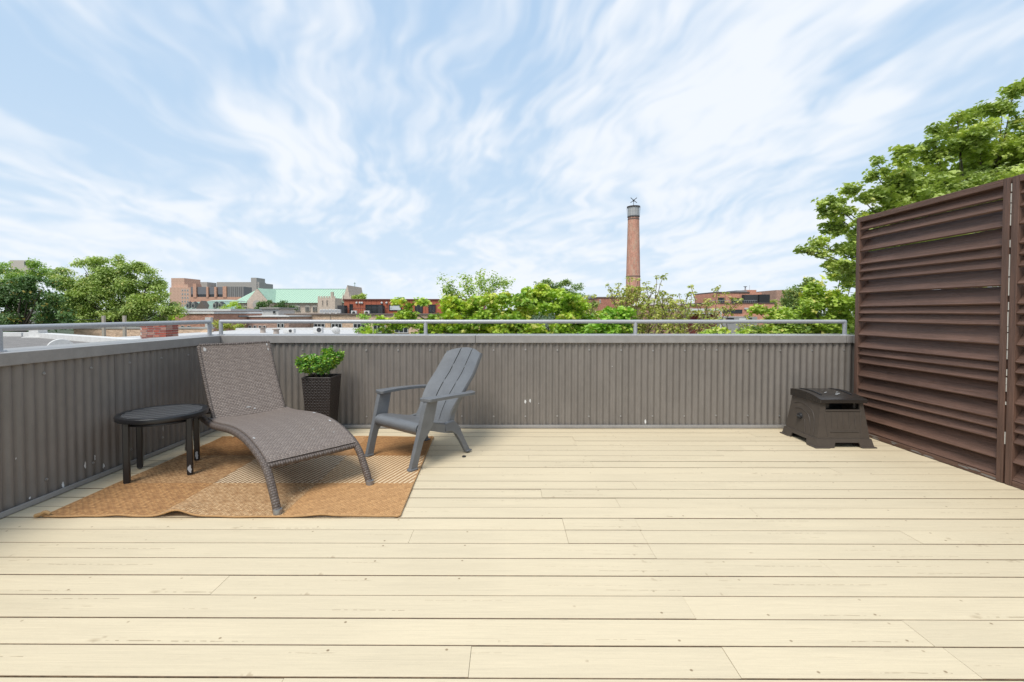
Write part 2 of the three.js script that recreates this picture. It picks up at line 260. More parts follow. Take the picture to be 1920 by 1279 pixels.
// louvred privacy screens
const woodTex = [0, 1, 2].map((s) => tex(1024, 128, (i, j, u, v) => {
  const g = vnoise(i / 60, j / 1.7, 80 + s, 17, 75), g2 = vnoise(i / 200, j / 9, 84 + s, 5, 14), pe = vnoise(i / 26, j / 4, 88 + s, 39, 32), k = 0.80 + 0.16 * g2 + 0.10 * (g - 0.5) + (hash(i, j, 90 + s) - 0.5) * 0.06;
  const chip = smooth(0.90, 0.96, pe) * smooth(0.62, 0.8, vnoise(i / 130, j / 30, 93 + s, 8, 4)); const crack = smooth(0.93, 0.97, g) * 0.35;
  const c = k * (1 - crack); return [mix(c, 1.0, chip * 0.6), mix(c * 0.98, 1.05, chip * 0.6), mix(c * 0.97, 1.1, chip * 0.6)];
}, { repeat: [0.8, 7] }));
const woodBump = tex(512, 128, (i, j) => 0.6 * vnoise(i / 50, j / 1.5, 97, 10, 85) + 0.4 * vnoise(i / 18, j / 1.2, 98, 28, 106), { srgb: false, repeat: [0.8, 7] });
const brownMats = woodTex.map((t, k) => mat([0.165 + k * 0.010, 0.094 + k * 0.006, 0.068 + k * 0.004], 0.6, { map: t, bumpMap: woodBump, bumpScale: 0.0035 }));
function screen(label, zFar, len, seed) {
  const t = thing('louvred_screen', label, 'screen', [3.37, 0, zFar], -Math.PI / 2, 'brown louvred privacy screens'), r = rng(seed), st = 0.042, Ht = 2.06, D = 0.09;
  for (const x of [st / 2, len - st / 2]) part('stile', metreUV(new RoundedBoxGeometry(st, Ht, D, 2, 0.003).rotateZ(Math.PI / 2)).rotateZ(-Math.PI / 2).translate(x, Ht / 2 + 0.004, -D / 2), brownMats[0], t);
  part('top_rail', rbox(len - 2 * st - 0.002, 0.045, D, len / 2, Ht - 0.0185, -D / 2, 0.003), brownMats[1], t);
  part('bottom_rail', rbox(len - 2 * st - 0.002, 0.036, D, len / 2, 0.022, -D / 2 - 0.002, 0.003), brownMats[2], t);
  const low = [0.047, 0.163, 0.295, 0.368, 0.434, 0.558, 0.685, 0.763, 0.831, 0.949, 1.08, 1.153, 1.222, 1.349, 1.469, 1.548, 1.62, 1.745, 1.86, 1.945];
  for (let k = 0; k < low.length; k++) {
    const next = low[k + 1] ?? 2.0, pitch = next - low[k], w = pitch > 0.095 ? 0.150 : 0.098, th = 0.017, a = 0.96 + (r() - 0.5) * 0.03;
    const L = len - 2 * st - 0.004, g = new THREE.BoxGeometry(L, w, th, 12, 1, 1), ps = g.attributes.position, bow = (r() - 0.5) * 0.007, tw = (r() - 0.5) * 0.010;
    for (let i = 0; i < ps.count; i++) { const s = ps.getX(i) / L * 2; ps.setY(i, ps.getY(i) + bow * (1 - s * s)); ps.setZ(i, ps.getZ(i) + tw * s * ps.getY(i) / w * 2); }
    const gg = metreUV(g); const uv = gg.attributes.uv; const ou = r() * 3, ov = r() * 3; for (let i = 0; i < uv.count; i++) uv.setXY(i, uv.getX(i) + ou, uv.getY(i) + ov);
    gg.computeVertexNormals(); gg.translate(0, w / 2, -th / 2).rotateX(-(Math.PI / 2 - a)).translate(len / 2, low[k] + (r() - 0.5) * 0.004, -0.004);
    part('slat', gg, brownMats[Math.floor(r() * 3)], t);
  }
  return t;
}
const screenA = screen('brown louvred wooden privacy screen standing right behind the plastic hose box', -4.39, 1.33, 11);
const screenB = screen('brown louvred wooden privacy screen joined by a cracked white seam, away from the hose box', -3.047, 1.33, 12);
{ const r = rng(5), g = []; let y = 0.18; while (y < 2.0) { const h = 0.02 + r() * 0.10; if (r() < 0.72) g.push(box(0.0045, h, 0.008, 1.3365 + (r() - 0.5) * 0.002, y + h / 2, -0.006)); y += h + r() * 0.012; } const cm = mat([0.62, 0.58, 0.52], 0.85); for (const q of g) part('caulk_bead', q, cm, screenA); }
{ const r = rng(6); for (let k = 0; k < 9; k++) part('peeled_patch', blot(0.25 + r() * 1.05, 0.022 + (r() - 0.5) * 0.02, 0.02 + r() * 0.05, 0.008, 60 + k, () => -0.0008), mat([0.22, 0.20, 0.185], 0.9), screenA); }

// ------------------------------------------------------------------ furniture
// woven resin: rows of short dashes, 128 px = 0.056 m
function weaveTex(c0, c1, seed, rows = 4, dashes = 2) {
  const N = 512, height = (i, j) => {
    const y = j / N * rows, row = Math.floor(y), fy = y - row, x = i / N * dashes + (row % 2) * 0.5, fx = x - Math.floor(x);
    return Math.pow(Math.sin(Math.PI * fy), 0.55) * Math.pow(Math.max(0, Math.sin(Math.PI * fx)), 0.38);
  };
  const map = tex(N, N, (i, j) => { // every strand has its own slightly faded tone; the weave's shade comes from the relief
    const row = Math.floor(j / N * rows), d = Math.floor(i / N * dashes + (row % 2) * 0.5) % dashes, t = clamp(0.25 + 0.5 * hash(d, row, seed) + 0.4 * (vnoise(i / 10, j / 6, seed, 26, 43) - 0.5) + (hash(i, j, seed) - 0.5) * 0.15); return [0, 1, 2].map((k) => mix(c0[k], c1[k], t)); });
  return [map, tex(N, N, (i, j) => height(i, j), { srgb: false })];
}
function weaveMat(c0, c1, seed, size, rough, bs = 0.003, rows = 4, dashes = 2) { const [m, b] = weaveTex(c0, c1, seed, rows, dashes); m.repeat.set(1 / size, 1 / size); b.repeat.set(1 / size, 1 / size); return new THREE.MeshStandardMaterial({ map: m, bumpMap: b, bumpScale: bs, roughness: rough }); }
const wickerMat = weaveMat([0.45, 0.40, 0.37], [0.56, 0.51, 0.475], 7, 0.116, 0.42, 0.0055, 9, 5);
const wrapMat = weaveMat([0.32, 0.28, 0.255], [0.43, 0.385, 0.36], 8, 0.06, 0.48, 0.005);
const steelTip = mat([0.30, 0.31, 0.32], 0.4, { metalness: 0.6 });

{ // sun lounger: local z points to its foot end, x to the deck's far side
  const t = thing('sun_lounger', 'brown wicker sun lounger with raised backrest on the woven rug', 'lounger', [-1.103, 0.012, -2.7915], 0.842);
  const prof = [[0.005, 0.0], [0.035, 0.06], [0.085, 0.135], [0.125, 0.19], [0.19, 0.242], [0.30, 0.288], [0.45, 0.327], [0.60, 0.345], [0.78, 0.345], [0.98, 0.327], [1.15, 0.315], [1.32, 0.322], [1.47, 0.335], [1.60, 0.315], [1.71, 0.24], [1.78, 0.13], [1.82, 0.0]];
  const curve = new THREE.CatmullRomCurve3(prof.map(([u, h]) => V(0, h, -u)), false, 'catmullrom', 0.5);
  const N = 400, hs = []; for (let i = 0; i <= N; i++) { const p = curve.getPoint(i / N); hs.push([-p.z, p.y]); }
  const hAt = (u) => { for (let i = 1; i <= N; i++) if (hs[i][0] >= u) { const [a, b] = [hs[i - 1], hs[i]]; return mix(a[1], b[1], (u - a[0]) / (b[0] - a[0] || 1)); } return 0.3; };
  for (const s of [-1, 1]) {
    const c = new THREE.CatmullRomCurve3(prof.map(([u, h]) => V(s * 0.296, h, -u)), false, 'catmullrom', 0.5), len = c.getLength();
    const g = new THREE.TubeGeometry(c, 110, 0.023, 14), uv = g.attributes.uv; for (let i = 0; i < uv.count; i++) uv.setXY(i, uv.getY(i) * 0.145, uv.getX(i) * len);
    const side = part('side_frame', g, wrapMat, t);
    for (const u of [0.003, 1.8215]) part('foot_cap', new THREE.CylinderGeometry(0.0245, 0.024, 0.03, 14).translate(s * 0.296, 0.012, -u), steelTip, side);
  }
  const top = (u, w) => V(w, hAt(u) + 0.030 - 0.010 * (1 - Math.pow(w / 0.29, 2)) * smooth(0.17, 0.4, u), -u);
  part('seat', slabOf(16, 44, (a, b) => top(mix(1.30, 0.165, b), mix(0.288, -0.288, a)).clone(), 0.016, (a, b) => [a * 0.576, b * 1.18]), wickerMat, t);
  const fb = tube([V(-0.29, hAt(0.165) + 0.006, -0.163), V(0, hAt(0.165) + 0.004, -0.163), V(0.29, hAt(0.165) + 0.006, -0.163)], 0.017, 20, 12); { const uv = fb.attributes.uv; for (let i = 0; i < uv.count; i++) uv.setXY(i, uv.getY(i) * 0.1, uv.getX(i) * 0.58); }
  part('front_bar', fb, wrapMat, t);
  const backP = (s, w) => { const u = mix(1.245, 1.585, s) + 0.022 * Math.sin(Math.PI * s), h = mix(0.338, 0.888, s) + 0.006 * Math.sin(Math.PI * s); return V(w, h - 0.004 * (1 - Math.pow(w / 0.26, 2)) * s, -u); };
  const back = part('backrest', slabOf(14, 24, (a, b) => backP(b, mix(0.258, -0.258, 1 - a)), 0.02, (a, b) => [a * 0.52, b * 0.64]), wickerMat, t);
  { const ring = []; for (const [s, w] of [[0.0, -0.26], [0.25, -0.262], [0.5, -0.264], [0.75, -0.266], [0.985, -0.266], [1.0, -0.25], [1.002, 0], [1.0, 0.25], [0.985, 0.266], [0.75, 0.266], [0.5, 0.264], [0.25, 0.262], [0.0, 0.26]]) { const p = backP(s, w); p.z -= 0.008; p.y -= 0.006; ring.push(p); }
    const g = tube(ring, 0.0145, 120, 10), uv = g.attributes.uv; for (let i = 0; i < uv.count; i++) uv.setXY(i, uv.getY(i) * 0.09, uv.getX(i) * 1.8); part('backrest_frame', g, wrapMat, back); }
  for (const s of [-1, 1]) part('backrest_strut', bar(V(s * 0.2, 0.62, -1.46), V(s * 0.2, 0.33, -1.62), 0.009), M.black, t);
  part('cross_bar', bar(V(-0.29, 0.33, -1.60), V(0.29, 0.33, -1.60), 0.012), M.black, t);
  part('cross_bar', bar(V(-0.29, 0.305, -1.26), V(0.29, 0.305, -1.26), 0.012), M.black, t);
  const scuff = mat([0.40, 0.39, 0.38], 0.8);
  [[0.42, -0.27, 0.013, 0.008], [0.74, 0.27, 0.022, 0.010], [0.47, 0.26, 0.016, 0.008], [0.40, 0.10, 0.008, 0.006], [0.95, -0.26, 0.012, 0.006], [0.3, 0.2, 0.006, 0.006]].forEach(([u, w, ru, rw], k) => {
    const g = blot(0, 0, rw, ru, 400 + k, () => 0), p = g.attributes.position; for (let i = 0; i < p.count; i++) { const q = top(u + p.getY(i), clamp(w + p.getX(i), -0.287, 0.287)); p.setXYZ(i, q.x, q.y + 0.0022, q.z); } g.computeVertexNormals(); part('paint_scuff', g, scuff, t); });
  [[0.93, -0.235, 0.035, 0.012], [0.96, 0.243, 0.022, 0.007], [0.88, 0.246, 0.03, 0.006], [0.09, -0.01, 0.008, 0.018], [0.06, 0.03, 0.007, 0.012]].forEach(([s, w, rs, rw], k) => {
    const g = blot(0, 0, rw, rs, 420 + k, () => 0), p = g.attributes.position; for (let i = 0; i < p.count; i++) { const q = backP(clamp(s + p.getY(i), 0, 1), w + p.getX(i)); p.setXYZ(i, q.x, q.y + 0.0012, q.z + 0.0025); } g.computeVertexNormals(); part('paint_scuff', g, scuff, back); });
}

{ // round table of black metal slats
  const t = thing('side_table', 'round black metal side table with slatted top beside the lounger', 'table', [-2.475, 0, -3.275], 0.48), R = 0.275, y = 0.447, black = mat([0.016, 0.016, 0.018], 0.30, { map: grainTex }), tipM = mat([0.4, 0.42, 0.44], 0.5);
  const lathe = new THREE.LatheGeometry([[R - 0.037, y - 0.006], [R - 0.034, y], [R - 0.006, y], [R, y - 0.005], [R, y - 0.03], [R - 0.006, y - 0.034], [R - 0.037, y - 0.034], [R - 0.037, y - 0.006]].map((p) => new THREE.Vector2(...p)), 64);
  const dustySheen = mat([0.07, 0.071, 0.075], 0.32, { map: grainTex }), top = part('table_rim', lathe, black, t);  // slats paler than the rim: dust plus sky sheen put into the colour
  const n = 7, r = R - 0.038, pitch = 2 * r / n; for (let k = 0; k < n; k++) { const z = -r + (k + 0.5) * pitch, L = 2 * Math.sqrt(Math.max(0, r * r - Math.pow(Math.abs(z) - 0.3 * pitch, 2))); part('slat', rbox(L, 0.024, pitch - 0.02, 0, y - 0.0125, z, 0.003), dustySheen, t); }
  part('apron', new THREE.LatheGeometry([[R - 0.09, y - 0.034], [R - 0.05, y - 0.034], [R - 0.05, y - 0.06], [R - 0.054, y - 0.06], [R - 0.054, y - 0.040], [R - 0.09, y - 0.040]].map((p) => new THREE.Vector2(...p)), 48), black, t);
  for (const [x, z, tip] of [[-1, 1, 0], [1, 1, 1], [-1, -1, 0], [1, -1, 1]]) { const lg = part('leg', rbox(0.036, y - 0.042, 0.042, x * 0.176, (y - 0.034) / 2 + 0.012, z * 0.176, 0.006), black, t); part('foot_pad', rbox(0.030, 0.016, 0.036, x * 0.176, 0.0155, z * 0.176, 0.004), mat([0.05, 0.05, 0.05], 0.7), lg); if (tip) part('paint_chip', blot(x * 0.176, 0.055, 0.012, 0.03, 500 + z, () => z * 0.176 + 0.0216), tipM, lg); }
}

{ // rug of woven patches
  const t = thing('woven_rug', 'patchwork woven jute rug in orange, tan and cream', 'rug', [0, 0, 0]), xs = [-2.615, -1.965, -1.27, -0.60], zs = [-2.545, -3.038, -3.626, -4.18];
  const lift = (x, z) => 0.010 + 0.036 * Math.exp(-Math.pow((x + 1.86) / 0.085, 2)) * smooth(0.22, 0.0, -2.545 - z) + 0.010 * Math.exp(-Math.pow((x + 1.05) / 0.10, 2)) * smooth(0.2, 0, -2.545 - z) + 0.007 * Math.exp(-Math.pow((x + 2.2) / 0.06, 2)) * smooth(0.2, 0, -2.545 - z) + 0.0025 * vnoise(x * 7, z * 7, 61) + 0.006 * smooth(0.25, 0, z + 4.18) * vnoise(x * 6, 2, 62);
  const edge = (x, z) => V(x + (x < -2.5 ? 0.012 * (vnoise(z * 8, 1, 63) - 0.5) : 0) + (z + 2.545) * 0.042 * smooth(-1.27, -0.6, x), lift(x, z), z + (z > -2.6 ? 0.012 * (vnoise(x * 6, 3, 64) - 0.5) : 0));
  const kinds = [ // [dark, light, kind, pitch in metres]
    [[[0.60, 0.43, 0.27], [0.76, 0.58, 0.38], 'basket', 0.019], [[0.66, 0.50, 0.34], [0.84, 0.70, 0.53], 'basket', 0.016], [[0.64, 0.47, 0.30], [0.80, 0.62, 0.42], 'twill', 0.024]],
    [[[0.60, 0.45, 0.30], [0.77, 0.62, 0.45], 'basket', 0.017], [[0.50, 0.38, 0.27], [0.90, 0.82, 0.70], 'rope', 0.016], [[0.64, 0.47, 0.31], [0.90, 0.80, 0.65], 'rope', 0.016]],
    [[[0.55, 0.38, 0.22], [0.70, 0.52, 0.32], 'basket', 0.017], [[0.62, 0.44, 0.27], [0.78, 0.61, 0.43], 'twill', 0.022], [[0.56, 0.39, 0.23], [0.72, 0.54, 0.34], 'twill', 0.022]]];
  const N = 256, cells = 8;
  kinds.forEach((row, rz) => row.forEach(([c0, c1, kind, pitch], cx) => {
    const hgt = (i, j) => { const x = i / N * cells, y = j / N * cells; if (kind === 'basket') { const q = (Math.floor(x) + Math.floor(y)) % 2; return q ? Math.sin(Math.PI * (x % 1)) : Math.sin(Math.PI * (y % 1)) * 0.8; } if (kind === 'twill') return 0.5 + 0.5 * Math.sin(2 * Math.PI * (x + y)) * (0.6 + 0.4 * Math.sin(2 * Math.PI * (x - y) * 1)); return Math.pow(Math.abs(Math.sin(Math.PI * y)), 0.7) * (0.72 + 0.28 * Math.sin(2 * Math.PI * (x * 1 + (Math.floor(y) % 2) * 0.5))); };
    const yarn = (i, j) => { const x = Math.floor(i / N * cells), y = Math.floor(j / N * cells); if (kind === 'basket') return 0.5 + 0.8 * (hash(x, y, 5) - 0.5); if (kind === 'twill') return 0.35 + 0.4 * hash((x + y) % cells, 3, 6) + 0.3 * (hash(x, y, 7) - 0.5); return y % 2 ? 0.05 + 0.2 * hash(x, y, 8) : 0.9; }; // which yarn lies on top
    const map = tex(N, N, (i, j) => { const v = 0.94 + 0.12 * vnoise(i / 10, j / 10, 70 + rz * 3 + cx, 26, 26) + (hash(i, j, 5) - 0.5) * 0.12, q = clamp(yarn(i, j)); return [0, 1, 2].map((k) => mix(c0[k], c1[k], q) * v); }), bm = tex(N, N, (i, j) => clamp(hgt(i, j)), { srgb: false });
    const m = new THREE.MeshStandardMaterial({ map, bumpMap: bm, bumpScale: 0.006, roughness: 0.95 }), S = pitch * cells, ang = kind === 'rope' ? (cx === 2 ? 1.15 : 1.25) : 0; map.repeat.set(1 / S, 1 / S); bm.repeat.set(1 / S, 1 / S);
    const n = [Math.ceil((xs[cx + 1] - xs[cx]) / 0.02), Math.ceil((zs[rz] - zs[rz + 1]) / 0.04)], ca = Math.cos(ang), sa = Math.sin(ang);
    part('patch', slabOf(n[0], n[1], (a, b) => edge(mix(xs[cx] + 0.0006, xs[cx + 1] - 0.0006, a), mix(zs[rz], zs[rz + 1], b)), 0.007, (a, b) => { const x = mix(xs[cx], xs[cx + 1], a), z = mix(zs[rz], zs[rz + 1], b); return [x * ca - z * sa, x * sa + z * ca]; }), m, t);
  }));
  const bind = []; const loop = []; for (let k = 0; k <= 60; k++) loop.push(edge(mix(xs[0], xs[3], k / 60), zs[0])); for (let k = 1; k <= 30; k++) loop.push(edge(xs[3], mix(zs[0], zs[3], k / 30))); for (let k = 1; k <= 50; k++) loop.push(edge(mix(xs[3], xs[0], k / 50), zs[3])); for (let k = 1; k < 30; k++) loop.push(edge(xs[0], mix(zs[3], zs[0], k / 30)));
  loop.forEach((p) => { p.y -= 0.003; }); part('bound_edge', tube(loop, 0.0055, 420, 6, true), mat([0.50, 0.29, 0.13], 0.95, { bumpMap: fineBump, bumpScale: 0.002 }), t);
  part('frayed_corner', [tube([V(-2.60, 0.012, -2.56), V(-2.63, 0.018, -2.548), V(-2.66, 0.010, -2.545)], 0.011, 8, 8), tube([V(-2.58, 0.02, -2.55), V(-2.60, 0.034, -2.543), V(-2.625, 0.022, -2.54)], 0.009, 8, 8)], mat([0.42, 0.26, 0.12], 0.95), t);
}

{ // moulded plastic armchair: local z points to its front, x to the deck's near side
  const t = thing('plastic_armchair', 'grey moulded plastic armchair with slatted reclining back', 'chair', [-0.70, 0.012, -3.68], -0.679), P = mat([0.165, 0.172, 0.182], 0.38, { map: grainTex, bumpMap: fineBump, bumpScale: 0.0003 });
  // seat with a rolled nose
  const sp = new THREE.CatmullRomCurve3([[0.225, 0.235], [0.247, 0.262], [0.250, 0.292], [0.230, 0.316], [0.195, 0.322], [0.12, 0.306], [0.03, 0.282], [-0.06, 0.262], [-0.15, 0.248], [-0.19, 0.25]].map(([z, h]) => V(0, h, z)), false, 'catmullrom', 0.5);
  part('seat', slabOf(20, 36, (a, b) => { const p = sp.getPoint(b), s = a * 2 - 1, w = mix(0.252, 0.215, smooth(0.2, -0.2, p.z)); return V(s * w, p.y + 0.012 * Math.pow(Math.abs(s), 3) * smooth(0.25, 0.05, p.z), p.z); }, 0.014, (a, b) => [a * 0.5, b * 0.55]), P, t);
  // back of three slats
  const bz = (s) => mix(-0.150, -0.565, s) + 0.030 * Math.sin(Math.PI * Math.min(1, s * 1.55)) * (s < 0.65 ? 1 : 1) , by = (s) => mix(0.245, 0.832, s), half = (s) => mix(0.185, 0.225, smooth(0.05, 0.5, s)) - 0.018 * smooth(0.6, 1, s) + 0.02 * smooth(0.16, 0.0, s);
  const arch = (w) => 1 - 0.42 * Math.pow(w, 2) * 0.16;
  for (let k = 0; k < 3; k++) {
    const lo = -1 + k * 2 / 3, hi = lo + 2 / 3, gap = 0.024;
    part('back_slat', slabOf(10, 40, (a, b) => { const w = mix(lo + (k ? gap : 0), hi - (k < 2 ? gap : 0), a), end = arch(w) - (Math.abs(w) > 0.85 ? Math.pow((Math.abs(w) - 0.85) / 0.15, 2) * 0.045 : 0), s = b * end; return V(w * half(s), by(s), bz(s) + 0.034 * w * w); }, 0.016, (a, b) => [a * 0.14, b * 0.7]), P, t);
  }
  for (const s0 of [0.0, 0.27, 0.50, 0.72]) for (const w0 of [-1 / 3, 1 / 3]) part('slat_bridge', slabOf(2, 4, (a, b) => { const w = w0 + (a - 0.5) * 0.06, s = s0 + b * 0.035; return V(w * half(s), by(s), bz(s) + 0.034 * w * w - 0.003); }, 0.01, (a, b) => [a * 0.02, b * 0.03]), P, t);
  for (const s of [-1, 1]) {
    part('back_flange', slabOf(3, 30, (a, b) => { const q = b * 0.94; return V(s * (half(q) + 0.001), by(q) - a * 0.010, bz(q) + 0.034 - 0.006 - a * mix(0.06, 0.028, smooth(0.1, 0.5, q))); }, s * 0.007, (a, b) => [a * 0.05, b * 0.7]), P, t);
    // arm
    const arm = new THREE.Shape(); arm.moveTo(0.232, 0.178); arm.quadraticCurveTo(0.232, 0.196, 0.252, 0.197); arm.lineTo(0.318, 0.187); arm.quadraticCurveTo(0.336, 0.184, 0.336, 0.165); arm.bezierCurveTo(0.338, 0.0, 0.338, -0.14, 0.326, -0.26); arm.quadraticCurveTo(0.318, -0.325, 0.285, -0.352); arm.quadraticCurveTo(0.25, -0.375, 0.205, -0.385); arm.lineTo(0.215, -0.335); arm.quadraticCurveTo(0.262, -0.29, 0.268, -0.23); arm.bezierCurveTo(0.278, -0.1, 0.262, 0.05, 0.246, 0.11); arm.lineTo(0.232, 0.178);
    const ag = new THREE.ExtrudeGeometry(arm, { depth: 0.016, bevelEnabled: true, bevelSize: 0.004, bevelThickness: 0.004, bevelSegments: 3, curveSegments: 14 }); ag.rotateX(Math.PI / 2); // shape (x, y) -> (x, z)
    const ap = ag.attributes.position; for (let i = 0; i < ap.count; i++) { ap.setXYZ(i, s * ap.getX(i), 0.506 + ap.getY(i) + 0.018 * Math.pow((ap.getZ(i) - 0.19) / 0.55, 2) * -1, ap.getZ(i)); }
    if (s < 0) { const ix = ag.index; if (ix) { const a = ix.array; for (let i = 0; i < a.length; i += 3) { const q = a[i]; a[i] = a[i + 1]; a[i + 1] = q; } } else { for (const at of Object.values(ag.attributes)) { const n = at.itemSize, arr = at.array; for (let i = 0; i < arr.length; i += 3 * n) for (let c = 0; c < n; c++) { const q = arr[i + c]; arr[i + c] = arr[i + n + c]; arr[i + n + c] = q; } } } ag.computeVertexNormals(); }
    part('arm', metreUV(ag), P, t);
    // front leg, widening to the arm
    const leg = extrude([[0.083, 0.488], [0.182, 0.490], [0.205, 0.42], [0.235, 0.30], [0.268, 0.19], [0.318, 0.02], [0.326, 0.004], [0.318, 0.0], [0.272, 0.0], [0.266, 0.012], [0.238, 0.12], [0.212, 0.20], [0.165, 0.25], [0.125, 0.31], [0.105, 0.39]], 0.05, 0.005); leg.rotateY(-Math.PI / 2); { const p = leg.attributes.position; for (let i = 0; i < p.count; i++) { const h = p.getY(i); p.setX(i, p.getX(i) * (0.62 + 0.5 * h) + s * mix(0.268, 0.285, h / 0.49)); } leg.computeVertexNormals(); }
    const L = part('front_leg', metreUV(leg), P, t); part('foot', rbox(0.05, 0.016, 0.066, s * 0.268, 0.008, 0.297, 0.006), P, L);
    // rear leg
    const rl = extrude([[-0.07, 0.262], [-0.165, 0.268], [-0.215, 0.215], [-0.262, 0.10], [-0.306, 0.012], [-0.318, 0.004], [-0.310, 0.0], [-0.272, 0.0], [-0.262, 0.012], [-0.222, 0.095], [-0.180, 0.165], [-0.13, 0.20], [-0.07, 0.21]], 0.044, 0.005); rl.rotateY(-Math.PI / 2); { const p = rl.attributes.position; for (let i = 0; i < p.count; i++) { const h = p.getY(i); p.setX(i, p.getX(i) * (0.7 + 0.9 * h) + s * mix(0.256, 0.215, h / 0.26)); } rl.computeVertexNormals(); }
    const Rr = part('rear_leg', metreUV(rl), P, t); part('foot', rbox(0.046, 0.014, 0.058, s * 0.256, 0.007, -0.297, 0.006), P, Rr);
    // side apron from front leg to rear leg
    part('side_apron', slabOf(24, 2, (a, b) => { const z = mix(0.235, -0.16, a), p = z > 0.2 ? 0.30 : mix(0.245, 0.318, smooth(-0.17, 0.2, z)); return V(s * (mix(0.256, 0.222, a) + 0.004), p - b * mix(0.055, 0.07, a), z); }, s * -0.008, (a, b) => [a * 0.4, b * 0.07]), P, t);
  }
}

{ // tall wicker planter with a small shrub
  const t = thing('potted_shrub', 'small leafy green shrub in a tall dark wicker planter by the parapet', 'plant', [-1.715, 0, -4.235]);
  const dk = weaveMat([0.145, 0.115, 0.10], [0.165, 0.13, 0.115], 9, 0.058, 0.36, 0.003, 4, 2), h = 0.565, a0 = 0.095, a1 = 0.133, faces = [], inner = [];
  for (let k = 0; k < 4; k++) { const q = grid(8, 16, (u, v) => { const a = mix(a0, a1, v), x = mix(-a, a, u); return V(x, v * h, a); }, (u, v) => [u * 0.25, v * h]).rotateY(k * Math.PI / 2); faces.push(q); inner.push(grid(2, 2, (u, v) => { const a = mix(a0, a1, v) - 0.012; return V(mix(a, -a, u), mix(0.3, h, v), a); }, (u, v) => [u * 0.25, v * h]).rotateY(k * Math.PI / 2)); }
  const pot = part('planter', [...faces, ...inner, box(a0 * 2, 0.01, a0 * 2, 0, 0.006, 0)], dk, t);
  const rim = []; for (let k = 0; k < 4; k++) { const c = (j) => V(Math.cos(Math.PI / 4 + j * Math.PI / 2) * (a1 - 0.004) * Math.SQRT2, h, Math.sin(Math.PI / 4 + j * Math.PI / 2) * (a1 - 0.004) * Math.SQRT2); rim.push(bar(c(k), c(k + 1), 0.008, 8)); }
  part('rim', rim, mat([0.03, 0.022, 0.02], 0.45), pot);
  part('soil', new THREE.PlaneGeometry(0.24, 0.24, 6, 6).rotateX(-Math.PI / 2).translate(0, h - 0.035, 0), mat([0.03, 0.02, 0.013], 1, { bumpMap: fineBump, bumpScale: 0.01 }), pot);
  const r = rng(77), stems = [], tips = [], br = (a, d, len, rad, lv) => { const n = 3; let p = a.clone(), dir = d.clone(); for (let k = 0; k < n; k++) { const q = p.clone().addScaledVector(dir, len / n); stems.push(limb(p, q, rad * (1 - k / n * 0.4), rad * (1 - (k + 1) / n * 0.4), 5)); tips.push([q.clone(), dir.clone(), lv]); dir.add(V((r() - 0.5) * 0.4, (r() - 0.3) * 0.3, (r() - 0.5) * 0.4)).normalize(); p = q; } if (lv < 3) { const m = lv ? 3 : 3; for (let k = 0; k < m; k++) br(p, dir.clone().add(V((r() - 0.5) * 1.5, (r() - 0.35) * 0.9, (r() - 0.5) * 1.5)).normalize(), len * (0.6 + r() * 0.25), rad * 0.6, lv + 1); } };
  for (let k = 0; k < 8; k++) { const a = k / 8 * 6.28 + r(); br(V(Math.cos(a) * 0.03, h - 0.04, Math.sin(a) * 0.03), V(Math.cos(a) * (0.5 + r() * 0.6), 0.75 + r() * 0.5, Math.sin(a) * (0.5 + r() * 0.6)).normalize(), 0.075 + r() * 0.035, 0.0032, 0); }
  part('stems', stems, mat([0.11, 0.08, 0.04], 0.9), t, 'stuff');
  const leafG = new THREE.BufferGeometry(); leafG.setAttribute('position', new THREE.Float32BufferAttribute([0, 0, 0, 0.42, 0.06, 0.45, 0, -0.03, 0.5, -0.42, 0.06, 0.45, 0, 0.0, 1], 3)); leafG.setIndex([0, 2, 1, 0, 3, 2, 1, 2, 4, 2, 3, 4]); leafG.computeVertexNormals();
  const list = []; for (const [p, d, lv] of tips) if (lv > 0) for (let k = 0; k < 8; k++) list.push([p, d]);
  const im = new THREE.InstancedMesh(leafG, new THREE.MeshPhysicalMaterial({ color: 0xffffff, roughness: 0.7, transmission: 0.3, thickness: 0, side: THREE.DoubleSide }), list.length), o = new THREE.Object3D();
  list.forEach(([p, d], i) => { o.position.set(p.x + (r() - 0.5) * 0.035, p.y + (r() - 0.5) * 0.035, p.z + (r() - 0.5) * 0.035); o.rotation.set((r() - 0.7) * 1.8, r() * 6.28, (r() - 0.5)); o.scale.setScalar(0.015 + r() * 0.015); o.updateMatrix(); im.setMatrixAt(i, o.matrix); const y = r(), pale = r() < 0.04; im.setColorAt(i, pale ? lin(0.55, 0.5, 0.32) : lin(mix(0.11, 0.48, y * y), mix(0.27, 0.60, y), mix(0.02, 0.06, r()))); });
  im.name = 'foliage'; im.userData.kind = 'stuff'; t.add(im);
}

